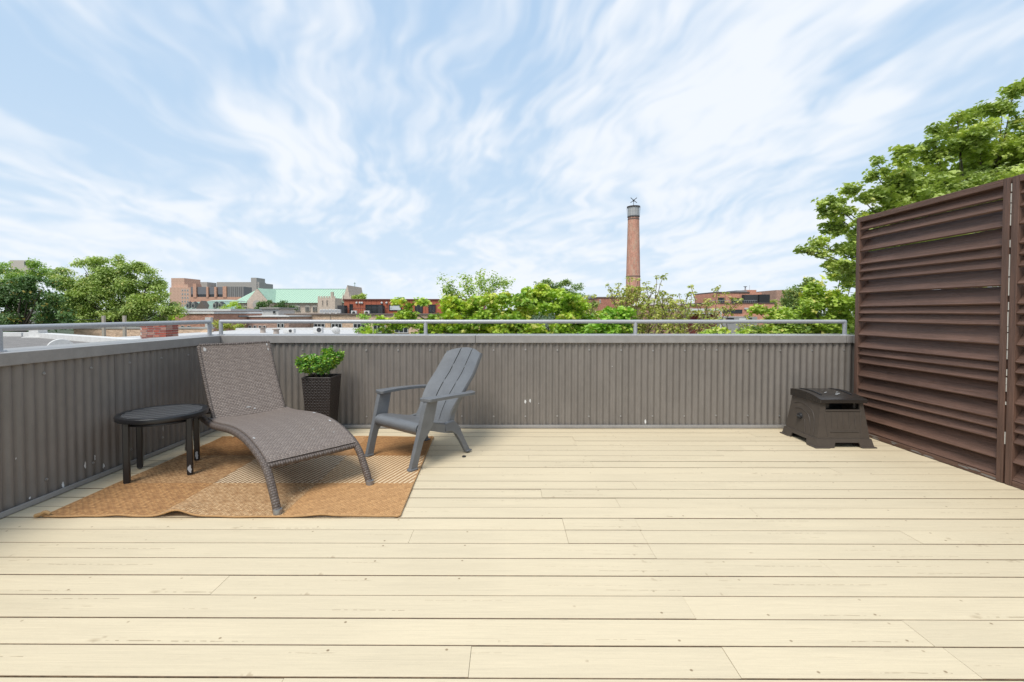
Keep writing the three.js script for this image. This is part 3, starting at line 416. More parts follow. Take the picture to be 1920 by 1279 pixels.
{ // moulded hose box with a domed lid
  const t = thing('hose_box', 'dark brown plastic hose reel box with domed lid at the foot of the louvred screen', 'storage box', [2.905, 0, -4.105]), B = mat([0.088, 0.072, 0.060], 0.42, { map: grainTex, bumpMap: fineBump, bumpScale: 0.0004 }), lidM = mat([0.036, 0.030, 0.026], 0.26, { map: grainTex });
  const hull = (w0, d0, y0, w1, d1, y1, zs = 0) => { const p = []; for (const [w, d, y, z] of [[w0, d0, y0, 0], [w1, d1, y1, zs]]) for (const sx of [-1, 1]) for (const sz of [-1, 1]) p.push(V(sx * w / 2, y, z + sz * d / 2)); return metreUV(new ConvexGeometry(p)); };
  const ev = new Evaluator(); ev.useGroups = false; ev.attributes = ['position', 'normal', 'uv'];
  const br = (g) => { const b = new Brush(g); b.updateMatrixWorld(); return b; }, sub = (a, ...l) => l.reduce((q, g) => ev.evaluate(q, br(g), SUBTRACTION), a);
  const body = sub(br(hull(0.455, 0.445, 0.055, 0.365, 0.385, 0.385)), hull(0.435, 0.425, 0.04, 0.335, 0.355, 0.40), box(0.295, 0.062, 0.2, 0.005, 0.352, 0.2));
  part('body', toCreasedNormals(body.geometry, 0.5), B, t);
  const skirt = sub(br(hull(0.50, 0.49, 0.0, 0.468, 0.458, 0.075)), hull(0.48, 0.47, -0.01, 0.44, 0.43, 0.09), hull(0.235, 0.3, -0.01, 0.205, 0.3, 0.045).translate(0.02, 0, 0.25), hull(0.3, 0.235, -0.01, 0.3, 0.205, 0.045).translate(-0.25, 0, 0.0), hull(0.3, 0.235, -0.01, 0.3, 0.205, 0.045).translate(0.25, 0, 0), hull(0.235, 0.3, -0.01, 0.205, 0.3, 0.045).translate(0, 0, -0.25));
  const sk = part('skirt', toCreasedNormals(skirt.geometry, 0.5), B, t);
  for (const [x, z] of [[-1, 1], [1, 1], [-1, -1], [1, -1]]) part('foot_flange', rbox(0.125, 0.009, 0.125, x * 0.2, 0.0055, z * 0.195, 0.003), B, sk);
  part('inner_liner', box(0.30, 0.2, 0.02, 0, 0.27, -0.02), M.black, t);
  part('inner_bracket', rbox(0.045, 0.05, 0.02, -0.118, 0.352, 0.165, 0.004), mat([0.035, 0.03, 0.026], 0.5), t); part('inner_bracket', rbox(0.018, 0.05, 0.02, 0.125, 0.352, 0.165, 0.004), mat([0.035, 0.03, 0.026], 0.5), t);
  // lid: an arc from back to front
  const lid = part('lid', slabOf(14, 26, (a, b) => { const z = mix(-0.20, 0.215, b), x = mix(0.198, -0.198, a); return V(x, 0.452 - 0.036 * Math.pow((z + 0.06) / 0.27, 2) - 0.004 * Math.pow(x / 0.2, 2), z); }, 0.012, (a, b) => [a * 0.4, b * 0.43]), lidM, t);
  const lip = (a, b) => { const z = b; return 0.452 - 0.036 * Math.pow((z + 0.06) / 0.27, 2) - 0.004; };
  for (const s of [-1, 1]) part('lid_edge', slabOf(2, 20, (a, b) => { const z = mix(-0.20, 0.215, b); return V(s * 0.199, mix(lip(0, z) + 0.002, 0.379, a), z); }, s * -0.01, (a, b) => [a * 0.03, b * 0.4]), lidM, lid);
  part('lid_edge', rbox(0.404, 0.032, 0.012, 0, lip(0, 0.215) - 0.014, 0.214, 0.004), lidM, lid);
  for (const s of [-1, 1]) part('lid_groove', slabOf(1, 12, (a, b) => { const z = mix(-0.17, 0.12, b); return V(s * 0.135 + (1 - a) * 0.016, 0.4555 - 0.036 * Math.pow((z + 0.06) / 0.27, 2), z); }, 0.003), M.black, lid);
  [[-0.05, 0.06, 0.03, 0.007], [0.03, 0.10, 0.05, 0.009], [0.06, 0.05, 0.03, 0.006]].forEach(([x, z, a, b], k) => { const g = blot(0, 0, a, b, 520 + k, () => 0), p = g.attributes.position; for (let i = 0; i < p.count; i++) { const X = x + p.getX(i) * 0.8 + p.getY(i) * 0.4, Z = z + p.getY(i) * 1.5 - p.getX(i) * 0.6; p.setXYZ(i, X, 0.4548 - 0.036 * Math.pow((Z + 0.06) / 0.27, 2) - 0.004 * Math.pow(X / 0.2, 2), Z); } g.computeVertexNormals(); part('painted_glint', g, mat([0.22, 0.22, 0.22], 0.8), lid); });  // light reflections on the lid, painted as small pale blobs
  // front ribs and border; z of the leaning front face at height y
  const zf = (y) => mix(0.2225, 0.1925, (y - 0.055) / 0.33) + 0.002, xf = (y) => -(mix(0.2275, 0.1825, (y - 0.055) / 0.33) + 0.002);
  for (let k = 0; k < 5; k++) part('front_rib', bar(V(-0.095 + k * 0.05, 0.305, zf(0.305)), V(-0.095 + k * 0.05, 0.165, zf(0.165)), 0.0035, 8), B, t);
  part('front_border', [bar(V(-0.115, 0.135, zf(0.135)), V(0.13, 0.135, zf(0.135)), 0.0035, 8), bar(V(-0.155, 0.318, zf(0.318)), V(-0.135, 0.10, zf(0.10)), 0.0035, 8), bar(V(0.155, 0.318, zf(0.318)), V(0.15, 0.08, zf(0.08)), 0.0035, 8), rbox(0.30, 0.008, 0.014, 0.005, 0.316, zf(0.316), 0.003)], B, t);
  // arches moulded into the side
  const arc = (z0, z1, y0, y1) => tube([V(xf(y1 - 0.02), y1 - 0.01, z0), V(xf(y1), y1, mix(z0, z1, 0.35)), V(xf(y1 - 0.03), y1 - 0.03, mix(z0, z1, 0.75)), V(xf(y1 - 0.075), y1 - 0.075, mix(z0, z1, 0.93)), V(xf((y0 + y1) / 2 - 0.02), (y0 + y1) / 2 - 0.02, z1), V(xf(y0), y0, z1 + 0.008)], 0.003, 40, 6);
  part('side_moulding', [arc(-0.14, 0.155, 0.085, 0.335), arc(-0.12, 0.11, 0.085, 0.285), tube([V(xf(0.2), 0.2, 0.01), V(xf(0.19), 0.19, 0.03), V(xf(0.14), 0.14, 0.045), V(xf(0.08), 0.08, 0.052)], 0.003, 20, 6)], B, t);
  const kb = new THREE.CylinderGeometry(0.026, 0.029, 0.018, 22).rotateZ(Math.PI / 2).translate(xf(0.215) - 0.008, 0.215, -0.035);
  const knob = part('knob', kb, mat([0.025, 0.025, 0.027], 0.4), t); part('knob_grip', rbox(0.012, 0.012, 0.044, xf(0.215) - 0.022, 0.215, -0.035, 0.004), mat([0.05, 0.05, 0.052], 0.4), knob);
}

{ // small litter on the boards
  const q = onFloor(870, 857); const c = part('bottle_cap', new THREE.CylinderGeometry(0.014, 0.017, 0.009, 14).translate(q.x, 0.0055, q.z), mat([0.03, 0.028, 0.026], 0.5), scene); tag(c, 'tiny dark cap lying on the deck by the armchair foot', 'cap'); c.name = 'bottle_cap';
  const s = onFloor(441, 822); const w = part('straw_piece', tube([V(s.x - 0.02, 0.03, s.z + 0.02), V(s.x, 0.034, s.z), V(s.x + 0.025, 0.04, s.z - 0.012)], 0.004, 8, 6), mat([0.6, 0.52, 0.38], 0.9), scene); tag(w, 'short pale straw lying on the rug under the lounger', 'straw'); w.position.y = -0.012;
}

// ------------------------------------------------------------------ roofs and buildings beyond the parapet
// front(name, label, depth, left px, right px, top py): a block whose front stands at that depth, from the ground up
function block(name, label, cat, depth, l, r, top, m, o = {}) {
  const a = atDepth(l, top, depth), b = atDepth(r, top, depth), w = b.x - a.x, h = a.y - GROUND, cx = (a.x + b.x) / 2, thick = o.thick ?? Math.max(8, w * 0.6);
  const t = thing(name, label, cat, [cx, GROUND, -depth], 0, o.group);
  if (m) part(o.wallName ?? 'wall', box(w, h, thick, 0, h / 2, -thick / 2), m, t);
  const L = (px, py) => { const q = atDepth(px, py, depth); return [q.x - cx, q.y - GROUND]; };
  t.at = L; t.h = h; t.w = w; t.thick = thick; return t;
}
function rect(t, name, l, r, top, bot, m, proud = 0.06, thick = 0.12, parent) { const [x0, y1] = t.at(l, top), [x1, y0] = t.at(r, bot); return part(name, box(x1 - x0, y1 - y0, thick, (x0 + x1) / 2, (y0 + y1) / 2, proud - thick / 2), m, parent ?? t); }
function windowAt(t, l, r, top, bot, o = {}) {
  const [x0, y1] = t.at(l, top), [x1, y0] = t.at(r, bot), w = x1 - x0, h = y1 - y0, cx = (x0 + x1) / 2, cy = (y0 + y1) / 2, f = o.bar ?? Math.min(0.09, w * 0.09), z = (o.z ?? 0);
  const g = part('window', box(w, h, 0.06, cx, cy, z + 0.0), o.glass ?? M.darkWin, t), fm = o.frame ?? M.winFrame, bars = [box(w + f, f, 0.12, cx, cy + h / 2, z + 0.02), box(w + f, f, 0.14, cx, cy - h / 2, z + 0.02), box(f, h - f, 0.12, cx - w / 2, cy, z + 0.02), box(f, h - f, 0.12, cx + w / 2, cy, z + 0.02)];
  for (let k = 1; k < (o.panes ?? 1); k++) bars.push(box(f * 0.8, h - f, 0.10, cx - w / 2 + w * k / o.panes, cy, z + 0.018));
  part('frame', bars, fm, g); return g;
}
function parapetCap(t, m, h = 0.3, over = 0.12) { part('parapet', box(t.w + over * 2, h, t.thick + over * 2, 0, t.h + h / 2 - 0.02, -t.thick / 2), m, t); }
const gravelTex = tex(512, 512, (i, j) => { const n = hash(i >> 1, j >> 1, 201) * 0.5 + hash(i >> 2, j >> 2, 202) * 0.3 + vnoise(i / 40, j / 40, 203, 13, 13) * 0.3; return 0.42 + 0.34 * n; }, { repeat: [0.35, 0.35] });
const gravel = mat([0.58, 0.54, 0.51], 0.95, { map: gravelTex }), membrane = plain(0.62, 0.61, 0.60, 0.7);

{ // the neighbour's gravel roof
  const y = -0.08, t = thing('gravel_roof_building', 'neighbouring flat roof of grey gravel with white metal edges', 'building', [0, GROUND, 0]);
  const poly = [[-3.6, 6], [-3.6, -11.4], [-12.6, -16.7], [-25, -24], [-40, -24], [-40, 6]], sh = new THREE.Shape(poly.map(([x, z]) => new THREE.Vector2(x, -z)));
  part('roof_mass', metreUV(new THREE.ExtrudeGeometry(sh, { depth: y - GROUND, bevelEnabled: false }).rotateX(-Math.PI / 2)), gravel, t);
  const edge = (a, b, w, h) => { const d = V(b[0] - a[0], 0, b[1] - a[1]), L = d.length(), g = box(L, h, w); g.rotateY(Math.atan2(-d.z, d.x)); return g.translate((a[0] + b[0]) / 2, y - GROUND + h / 2, (a[1] + b[1]) / 2); };
  part('roof_edge', edge([-3.7, -11.2], [-24.7, -23.6], 0.5, 0.22), M.white, t); part('roof_edge', edge([-25.1, -23.8], [-40, -23.8], 0.5, 0.20), M.white, t);
}
{ // roof fittings: a box vent and a curved hood
  const p = onFloor(74, 633, -0.08), t = thing('roof_vent', 'square white metal roof vent on the gravel roof', 'vent', [p.x, -0.08, p.z]);
  part('vent_flange', box(0.95, 0.05, 0.8, 0, 0.027, 0), M.white, t); part('vent_body', box(0.46, 0.42, 0.46, -0.06, 0.26, 0), M.white, t); part('vent_hood', box(0.56, 0.09, 0.52, 0, 0.50, 0), M.white, t);
  const q = atDepth(114, 645, 11.5), g = thing('round_vent', 'white half-round vent hood on the gravel roof', 'vent', [q.x, -0.08, q.z]);
  part('vent_neck', new THREE.CylinderGeometry(0.24, 0.24, 0.30, 24).translate(0, 0.15, 0), M.white, g); part('vent_hood', new THREE.CylinderGeometry(0.27, 0.27, 0.34, 32).rotateZ(Math.PI / 2).rotateY(-0.75).translate(0, 0.30, 0), M.white, g);
}
{ // brick chimney, brick by brick
  const d = 13.5, a = atDepth(262, 608, d), b = atDepth(311, 608, d), w = b.x - a.x, top = a.y, base = -2.2, t = thing('brick_chimney', 'small red brick chimney on the flat roofs beyond the parapet', 'chimney', [(a.x + b.x) / 2, base, -d]), hh = top - base, dep = 0.5;
  part('mortar_core', box(w - 0.02, hh - 0.02, dep - 0.02, 0, hh / 2, -dep / 2), plain(0.62, 0.58, 0.54), t);
  part('chimney_cap', box(w + 0.06, 0.035, dep + 0.06, 0, hh + 0.012, -dep / 2), mat([0.10, 0.09, 0.085], 0.9), t);
  const r = rng(31), bm = [[0.48, 0.13, 0.09], [0.40, 0.10, 0.075], [0.54, 0.20, 0.14], [0.34, 0.11, 0.085], [0.5, 0.27, 0.21]].map((c) => plain(...c, 0.92)), ch = 0.0735, nb = 4, bw = w / nb, gm = box(bw - 0.018, ch - 0.016, 0.09), gs = box(0.09, ch - 0.016, dep / 2 - 0.014);
  for (let k = 0; k < 13; k++) { const y = hh - 0.02 - (k + 0.5) * ch; for (let i = 0; i < nb; i++) { const o = part('brick', gm, bm[Math.floor(r() * 5)], t); const x = -w / 2 + (i + 0.5 + (k % 2 ? 0.22 : -0.0)) * bw; o.position.set(Math.min(x, w / 2 - bw / 2 + 0.001 * i), y, -0.045 + 0.004 * r()); if (k % 2 && i === nb - 1) o.scale.x = 1; } for (let i = 0; i < 2; i++) { const o = part('brick', gs, bm[Math.floor(r() * 5)], t); o.position.set(w / 2 - 0.043 + 0.004 * r(), y, -0.012 - dep / 4 - i * dep / 2); } }
}
{ // white membrane roof beyond the corner, with its fittings
  const y = -0.32, t = thing('white_roof_building', 'low building with a flat white membrane roof behind the corner posts', 'building', [0, GROUND, 0]);
  const poly = [[-24, -20], [-22.5, -38], [-14.3, -39], [-12.4, -38.5], [-7.6, -24], [-8.0, -14], [-16, -14]], sh = new THREE.Shape(poly.map(([x, z]) => new THREE.Vector2(x, -z)));
  part('roof_mass', metreUV(new THREE.ExtrudeGeometry(sh, { depth: y - GROUND, bevelEnabled: false }).rotateX(-Math.PI / 2)), membrane, t);
  for (let k = 1; k < 4; k++) { const A = poly[k], B = poly[k + 1], L = Math.hypot(B[0] - A[0], B[1] - A[1]), g = box(L, 0.18, 0.3); g.rotateY(Math.atan2(-(B[1] - A[1]), B[0] - A[0])); part('roof_edge', g.translate((A[0] + B[0]) / 2, y - GROUND + 0.09, (A[1] + B[1]) / 2), k === 3 ? plain(0.28, 0.22, 0.18) : M.white, t); }
  const put = (px, py) => onFloor(px, py, y);
  for (const [px, py, lab] of [[493, 624, 'small round roof vent on the white roof close to the corner post'], [518, 627, 'small round roof vent on the white roof beside the box unit']]) { const p = put(px, py), v = thing('roof_vent', lab, 'vent', [p.x, y, p.z]); part('vent_pipe', new THREE.CylinderGeometry(0.17, 0.19, 0.3, 14).translate(0, 0.15, 0), plain(0.5, 0.42, 0.36), v); part('vent_lid', new THREE.CylinderGeometry(0.25, 0.25, 0.06, 14).translate(0, 0.34, 0), plain(0.34, 0.28, 0.24), v); }
  for (const [px, py, w, h, lab] of [[543, 625, 0.75, 0.28, 'white cooling unit on the white roof beside a round vent'], [597, 625, 0.62, 0.42, 'white cooling unit on the white roof beside the dish']]) { const p = put(px, py), v = thing('roof_unit', lab, 'cooling unit', [p.x, y, p.z]); part('unit_body', rbox(w, h, 0.35, 0, h / 2 + 0.04, 0, 0.02), M.white, v); part('unit_grille', new THREE.CylinderGeometry(h * 0.38, h * 0.38, 0.03, 18).rotateX(Math.PI / 2).translate(w * 0.18, h / 2 + 0.04, 0.18), M.charcoal, v); }
  const p = put(636, 627), v = thing('satellite_dish', 'white satellite dish on the white roof edge', 'satellite dish', [p.x, y, p.z]); part('dish', new THREE.SphereGeometry(0.42, 20, 8, 0, 6.284, 0, 0.75).rotateX(2.0).translate(0, 0.42, 0.3), M.white, v); part('mast', bar(V(0, 0, 0), V(0, 0.42, 0.02), 0.03), M.metal, v); part('feed_arm', bar(V(0, 0.25, 0), V(0, 0.35, 0.40), 0.015), M.metal, v);
}
{ // low yellow brick wall with two timber poles and their wire
  const t = block('garden_wall', 'long low wall of yellow brick behind the gravel roof', 'wall', 34, 138, 392, 616, M.paleBrick, { thick: 0.5 }); parapetCap(t, M.concrete, 0.12, 0.05);
  for (const [px, lab] of [[194, 'pale square timber pole before the trees, carrying a wire'], [233, 'pale square timber pole before the trees, close to the red chimney']]) { const q = atDepth(px, 592, 32), g = thing('timber_pole', lab, 'pole', [q.x, GROUND, -32], 0, 'timber poles behind the gravel roof'); part('pole', box(0.16, q.y - GROUND, 0.16, 0, (q.y - GROUND) / 2, 0), plain(0.48, 0.43, 0.35), g); }
  const a = atDepth(-30, 598, 32), b = atDepth(194, 599, 32); const w = part('wire', tube([a, a.clone().lerp(b, 0.5).add(V(0, -0.06, 0)), b], 0.018, 24, 5), M.charcoal, scene); w.name = 'overhead_wire'; tag(w, 'thin overhead wire running to the pale timber pole', 'wire');
}
{ // brick rows behind the corner
  const t = block('brick_house', 'red brick house with a ladder and white roof edge behind the corner', 'house', 46, 312, 400, 588, M.oldBrick, { thick: 9 }); parapetCap(t, M.white, 0.22); for (const [l, r, tp, b] of [[321, 330, 608, 615], [340, 345, 611, 618], [352, 357, 611, 618]]) windowAt(t, l, r, tp, b);
  rect(t, 'white_side', 389, 400, 595, 640, M.white, 0.4, 0.4);
  const [lx, ly] = t.at(348, 589); part('ladder', [bar(V(lx, ly - 0.2, 0.3), V(lx + 0.25, ly + 0.55, 0.3), 0.03, 5), bar(V(lx + 0.22, ly - 0.2, 0.3), V(lx + 0.47, ly + 0.55, 0.3), 0.03, 5)], M.white, t);
  const b2 = block('brick_terrace', 'long brown brick terrace with a white parapet below the green mansard roof', 'house', 62, 300, 432, 583, M.oldBrick, { thick: 10 }); parapetCap(b2, M.white, 0.3); for (const x of [333, 396]) rect(b2, 'bricked_panel', x, x + 9, 587, 593, plain(0.2, 0.1, 0.07), 0.05, 0.1);
  const b3 = block('pale_block', 'plain pale grey rendered block beside the yellow-green bush', 'building', 70, 428, 472, 583, plain(0.5, 0.47, 0.42), { thick: 9 }); parapetCap(b3, M.concrete, 0.15);
  const b4 = block('white_shed', 'small white rooftop shed before the church trees', 'shed', 66, 491, 522, 579, M.white, { thick: 5 }); windowAt(b4, 512, 517, 583, 588); part('roof', box(b4.w + 0.5, 0.18, 5.6, 0, b4.h + 0.1, -2.5), M.concrete, b4);
  const b5 = block('stone_house', 'pinkish stone house with small arched windows right of the corner posts', 'house', 52, 430, 541, 594, brick(0.42, 0.29, 0.23), { thick: 9 }); parapetCap(b5, M.white, 0.14); for (const x of [469, 478, 488, 496, 523, 530]) windowAt(b5, x - 2.4, x + 2.4, x > 515 ? 607 : 611, x > 515 ? 614 : 619, { bar: 0.06 });
  rect(b5, 'brick_band', 433, 520, 596, 600, plain(0.34, 0.17, 0.12), 0.04, 0.08);
  const [rx, ry] = b5.at(412, 596); part('canopy', box(3.2, 0.14, 1.6, rx + 1.6, ry + 0.2, 0.9), plain(0.3, 0.33, 0.34), b5);
  for (const [px, py, lab, m] of [[306, 592, 'short beige chimney block above the red brick house', plain(0.46, 0.37, 0.29)], [264, 599, 'short red chimney block above the low yellow wall', plain(0.38, 0.12, 0.09)]]) { const q = atDepth(px, py, 40), g = thing('chimney_block', lab, 'chimney', [q.x, q.y - 1.2, -40]); part('chimney_shaft', box(0.45, 1.2, 0.45, 0, 0.6, 0), m, g); part('chimney_cap', box(0.52, 0.06, 0.52, 0, 1.23, 0), M.concrete, g); }
}
{ // beige brick block with a red upper storey
  const t = block('beige_apartment_block', 'beige brick apartment block with wide dark windows under a red upper storey', 'building', 58, 536, 985, 590, M.paleBrick, { thick: 22 }); part('roof_edge', box(t.w + 0.3, 0.14, 22.4, 0, t.h + 0.06, -11), plain(0.2, 0.16, 0.14), t);
  for (const [l, r] of [[547, 574], [589, 609], [622, 641], [663, 684], [700, 722], [740, 765]]) windowAt(t, l, r, 607, 624, { panes: 3, bar: 0.09 });
  const s = part('drain_pipe', box(0.05, 2.4, 0.05, t.at(620, 600)[0], t.h - 1.3, 0.04), plain(0.3, 0.25, 0.2), t);
  const u = block('red_penthouse', 'red panelled rooftop storey with dark glazing and a terrace', 'building', 66, 645, 905, 562.5, plain(0.46, 0.13, 0.07), { thick: 9 }); part('roof_edge', box(u.w + 0.3, 0.16, 9.3, 0, u.h + 0.06, -4.5), plain(0.16, 0.06, 0.045), u);
  for (let px = 655; px < 900; px += 10.2) rect(u, 'panel_joint', px, px + 0.5, 563.5, 592, plain(0.17, 0.05, 0.035), 0.02, 0.05);
  for (const [l, r, a, b, n] of [[656, 661, 571, 590, 1], [686, 717, 572, 590, 3], [730, 752, 572, 582, 1], [779, 792, 571, 586, 2], [804, 816, 572, 586, 2], [840, 856, 572, 586, 2]]) windowAt(u, l, r, a, b, { panes: n, frame: M.black, bar: 0.12, glass: l === 730 ? mat([0.55, 0.58, 0.6], 0.4) : M.darkWin });
  for (const [l, r] of [[638, 651], [714, 721]]) rect(u, 'privacy_screen', l, r, 573, 590, M.charcoal, 1.2, 2.2);
  const rl = []; for (let px = 640; px < 740; px += 4) { const [x, y] = u.at(px, 590); rl.push(bar(V(x, y, 2), V(x, y + 0.9, 2), 0.02, 4)); } { const [x0, y0] = u.at(638, 590), [x1] = u.at(742, 590); rl.push(bar(V(x0, y0 + 0.92, 2), V(x1, y0 + 0.92, 2), 0.03, 5)); } part('terrace_railing', rl, M.charcoal, u);
  for (const px of [669, 675, 679, 716, 725]) { const [x, y] = u.at(px, 568); part('wall_lamp', new THREE.SphereGeometry(0.17, 10, 8).translate(x, y, 0.1), M.winFrame, u); }
  for (const [px, lab] of [[664, 'white cooling unit on the red storey terrace'], [688, 'small pale garden chair block on the red storey terrace']]) { const q = atDepth(px, 586, 64), g = thing('terrace_unit', lab, px < 670 ? 'cooling unit' : 'terrace furniture', [q.x, q.y - 0.35, -64]); part('unit_body', rbox(0.75, 0.6, 0.4, 0, 0.3, 0, 0.03), M.white, g); part('unit_grille', new THREE.CylinderGeometry(0.22, 0.22, 0.04, 16).rotateX(Math.PI / 2).translate(0, 0.3, 0.2), M.charcoal, g); }
  for (let k = 0; k < 7; k++) { const q = atDepth(600 + k * 5.6, 580 + (k % 3), 60), g = thing('roof_condenser', 'white rooftop cooling cabinet standing in a row before the church tower', 'cooling unit', [q.x, t.h + GROUND + 0.14, -60.5], 0, 'cooling cabinets before the church tower'); part('cabinet', rbox(0.36, 0.5 + 0.1 * (k % 2), 0.4, 0, 0.28, 0, 0.02), M.white, g); part('cabinet_grille', box(0.24, 0.3, 0.03, 0, 0.3, 0.2), M.metal, g); }
}
{ // church with a green copper roof
  const D = 172, t = block('stone_church', 'long stone church with a pale green copper roof and gabled transept', 'church', D, 442, 648, 567, M.stone, { thick: 16 });
  const [xl, ye] = t.at(437, 568), [xr] = t.at(651, 568), [rl, yr] = t.at(459, 540), [rr] = t.at(653, 540), d = 18, zr2 = -d / 2;
  const roof = grid(24, 6, (a, b) => V(mix(mix(xl, xr, a), mix(rl, rr, a), b), mix(ye, yr, b), mix(1, zr2, b)), (a, b) => [a * 40, b * 12]); const back = grid(6, 6, (a, b) => V(mix(mix(xl, xr, 1 - a), mix(rl, rr, 1 - a), b), mix(ye, yr, b), mix(-d - 1, zr2, b)), (a, b) => [a * 40, b * 12]); const hip = new THREE.BufferGeometry(); hip.setAttribute('position', new THREE.Float32BufferAttribute([xl, ye, -d - 1, xl, ye, 1, rl, yr, zr2], 3)); hip.setAttribute('uv', new THREE.Float32BufferAttribute([0, 0, 1, 0, 0, 1], 2)); hip.computeVertexNormals();
  const rf = part('roof', [roof, back, hip], M.copper, t);
  for (let k = 1; k < 40; k++) { const a = k / 40; part('roof_seam', bar(V(mix(xl, xr, a), ye, 1.05), V(mix(rl, rr, a), yr, zr2 + 0.05), 0.07, 4), M.copper, rf); }
  part('ridge', bar(V(rl, yr, zr2), V(rr, yr, zr2), 0.2, 6), M.copperGrey, rf);
  { const [gx0, gy0] = t.at(479, 583), [gx1] = t.at(516, 583), [ax, ay] = t.at(496.5, 543), [, ey] = t.at(480, 565), s = extrude([[gx0, 0], [gx1, 0], [gx1, ey], [ax, ay], [gx0, ey]], 7, 0.02); const tr = part('transept', metreUV(s.translate(0, 0, 2)), M.stone, t);
    const rp = grid(1, 1, (a, b) => V(mix(gx0 - 0.5, ax, a), mix(ey - 0.5, ay + 0.3, a), mix(5.2, -9, b))), rq = grid(1, 1, (a, b) => V(mix(ax, gx1 + 0.5, a), mix(ay + 0.3, ey - 0.5, a), mix(5.2, -9, b))); part('transept_roof', [rp, rq], M.copper, t);
    const [wx, wy] = t.at(497, 566); part('rose_window', new THREE.CircleGeometry(1.7, 20).translate(wx, wy - 1.2, 5.55), plain(0.5, 0.47, 0.43), tr); }
  const arch = (px, w, h) => { const [x, y] = t.at(px, 583), s = new THREE.Shape(); s.moveTo(-w / 2, 0); s.lineTo(w / 2, 0); s.lineTo(w / 2, h * 0.62); s.quadraticCurveTo(w * 0.42, h * 0.9, 0, h); s.quadraticCurveTo(-w * 0.42, h * 0.9, -w / 2, h * 0.62); s.lineTo(-w / 2, 0); const g = part('arched_window', new THREE.ExtrudeGeometry(s, { depth: 0.25, bevelEnabled: false }).translate(x, y - 0.2, 0.02), plain(0.58, 0.53, 0.46), t); for (const q of [-0.28, 0, 0.28]) part('lancet', box(w * 0.17, h * 0.55, 0.1, x + q * w, y + h * 0.33 - 0.2, 0.30), M.darkWin, g); };
  for (const px of [450, 460, 471, 549, 559, 577, 591]) arch(px, 1.9, 2.7);
  { const tw = block('church_tower', 'square stone church tower with narrow twin windows and battlements', 'tower', D - 8, 595.5, 628, 559, M.stone, { thick: 7 }); for (const [l, r] of [[604, 606], [612, 614.5]]) windowAt(tw, l, r, 563, 573, { bar: 0.15, frame: M.stone }); for (let k = 0; k < 7; k++) part('merlon', box(0.5, 0.7, 0.5, -tw.w / 2 + 0.3 + k * (tw.w - 0.6) / 6, tw.h + 0.33, -0.3), M.stone, tw); const [px, py] = tw.at(617, 552); part('stair_turret', box(0.9, 2.6, 0.9, px, py - 0.3, -3), plain(0.5, 0.44, 0.36), tw); }
  { const [x0, y0] = t.at(643, 585), [x1] = t.at(660, 585), [ax, ay] = t.at(652, 535), [, ey] = t.at(643, 566); part('front_gable', metreUV(extrude([[x0, 0], [x1, 0], [x1 - 0.4, ey], [ax, ay], [x0, ey + 0.6]], 17, 0.02).translate(0, 0, -8)), M.stone, t); for (const q of [x0 + 0.3, x1 - 0.3]) part('pinnacle', new THREE.ConeGeometry(0.4, 3.2, 4).translate(q, ey + 2.2, 0.6), M.stone, t); part('cross', [box(0.16, 1.7, 0.16, ax, ay + 0.85, -8), box(0.8, 0.16, 0.16, ax, ay + 1.15, -8)], M.copperGrey, t); }
  { const m = block('mansard_house', 'grey-green mansard roofed house with dormers before the church', 'house', 150, 344, 441, 578, M.stone, { thick: 14 }); const [a, y0] = m.at(341, 580), [b] = m.at(443, 580), [c, y1] = m.at(350, 566), [e] = m.at(436, 566); part('roof', [grid(1, 1, (u, v) => V(mix(mix(a, b, u), mix(c, e, u), v), mix(y0, y1, v), mix(0.8, -3, v))), grid(1, 1, (u, v) => V(mix(c, e, u), mix(y1, y1 + 0.4, v), mix(-3, -12, v)))], M.copperGrey, m);
    for (const px of [354, 364, 404, 414]) { const [x, y] = m.at(px, 577.5); const dm = part('dormer', box(1.0, 1.5, 2.4, x, y + 0.75, -0.6), plain(0.34, 0.34, 0.3), m); part('dormer_roof', new THREE.ConeGeometry(1.0, 0.8, 4).rotateY(Math.PI / 4).translate(x, y + 1.85, -0.6), M.charcoal, dm); part('dormer_pane', box(0.6, 0.9, 0.1, x, y + 0.75, 0.62), M.darkWin, dm); }
    const [gx, gy] = m.at(382, 579); part('gable', metreUV(extrude([[gx - 1.8, gy], [gx + 1.8, gy], [gx, gy + 2.6]], 2.6, 0.02)), plain(0.16, 0.13, 0.11), m); const [dx, dy] = m.at(397, 562); part('roof_dome', new THREE.SphereGeometry(6.5, 24, 8, 0, 6.284, 0, 1.57).scale(1, 0.11, 0.5).translate(dx, y1 + 0.2, -8), plain(0.40, 0.49, 0.43), m); }
}
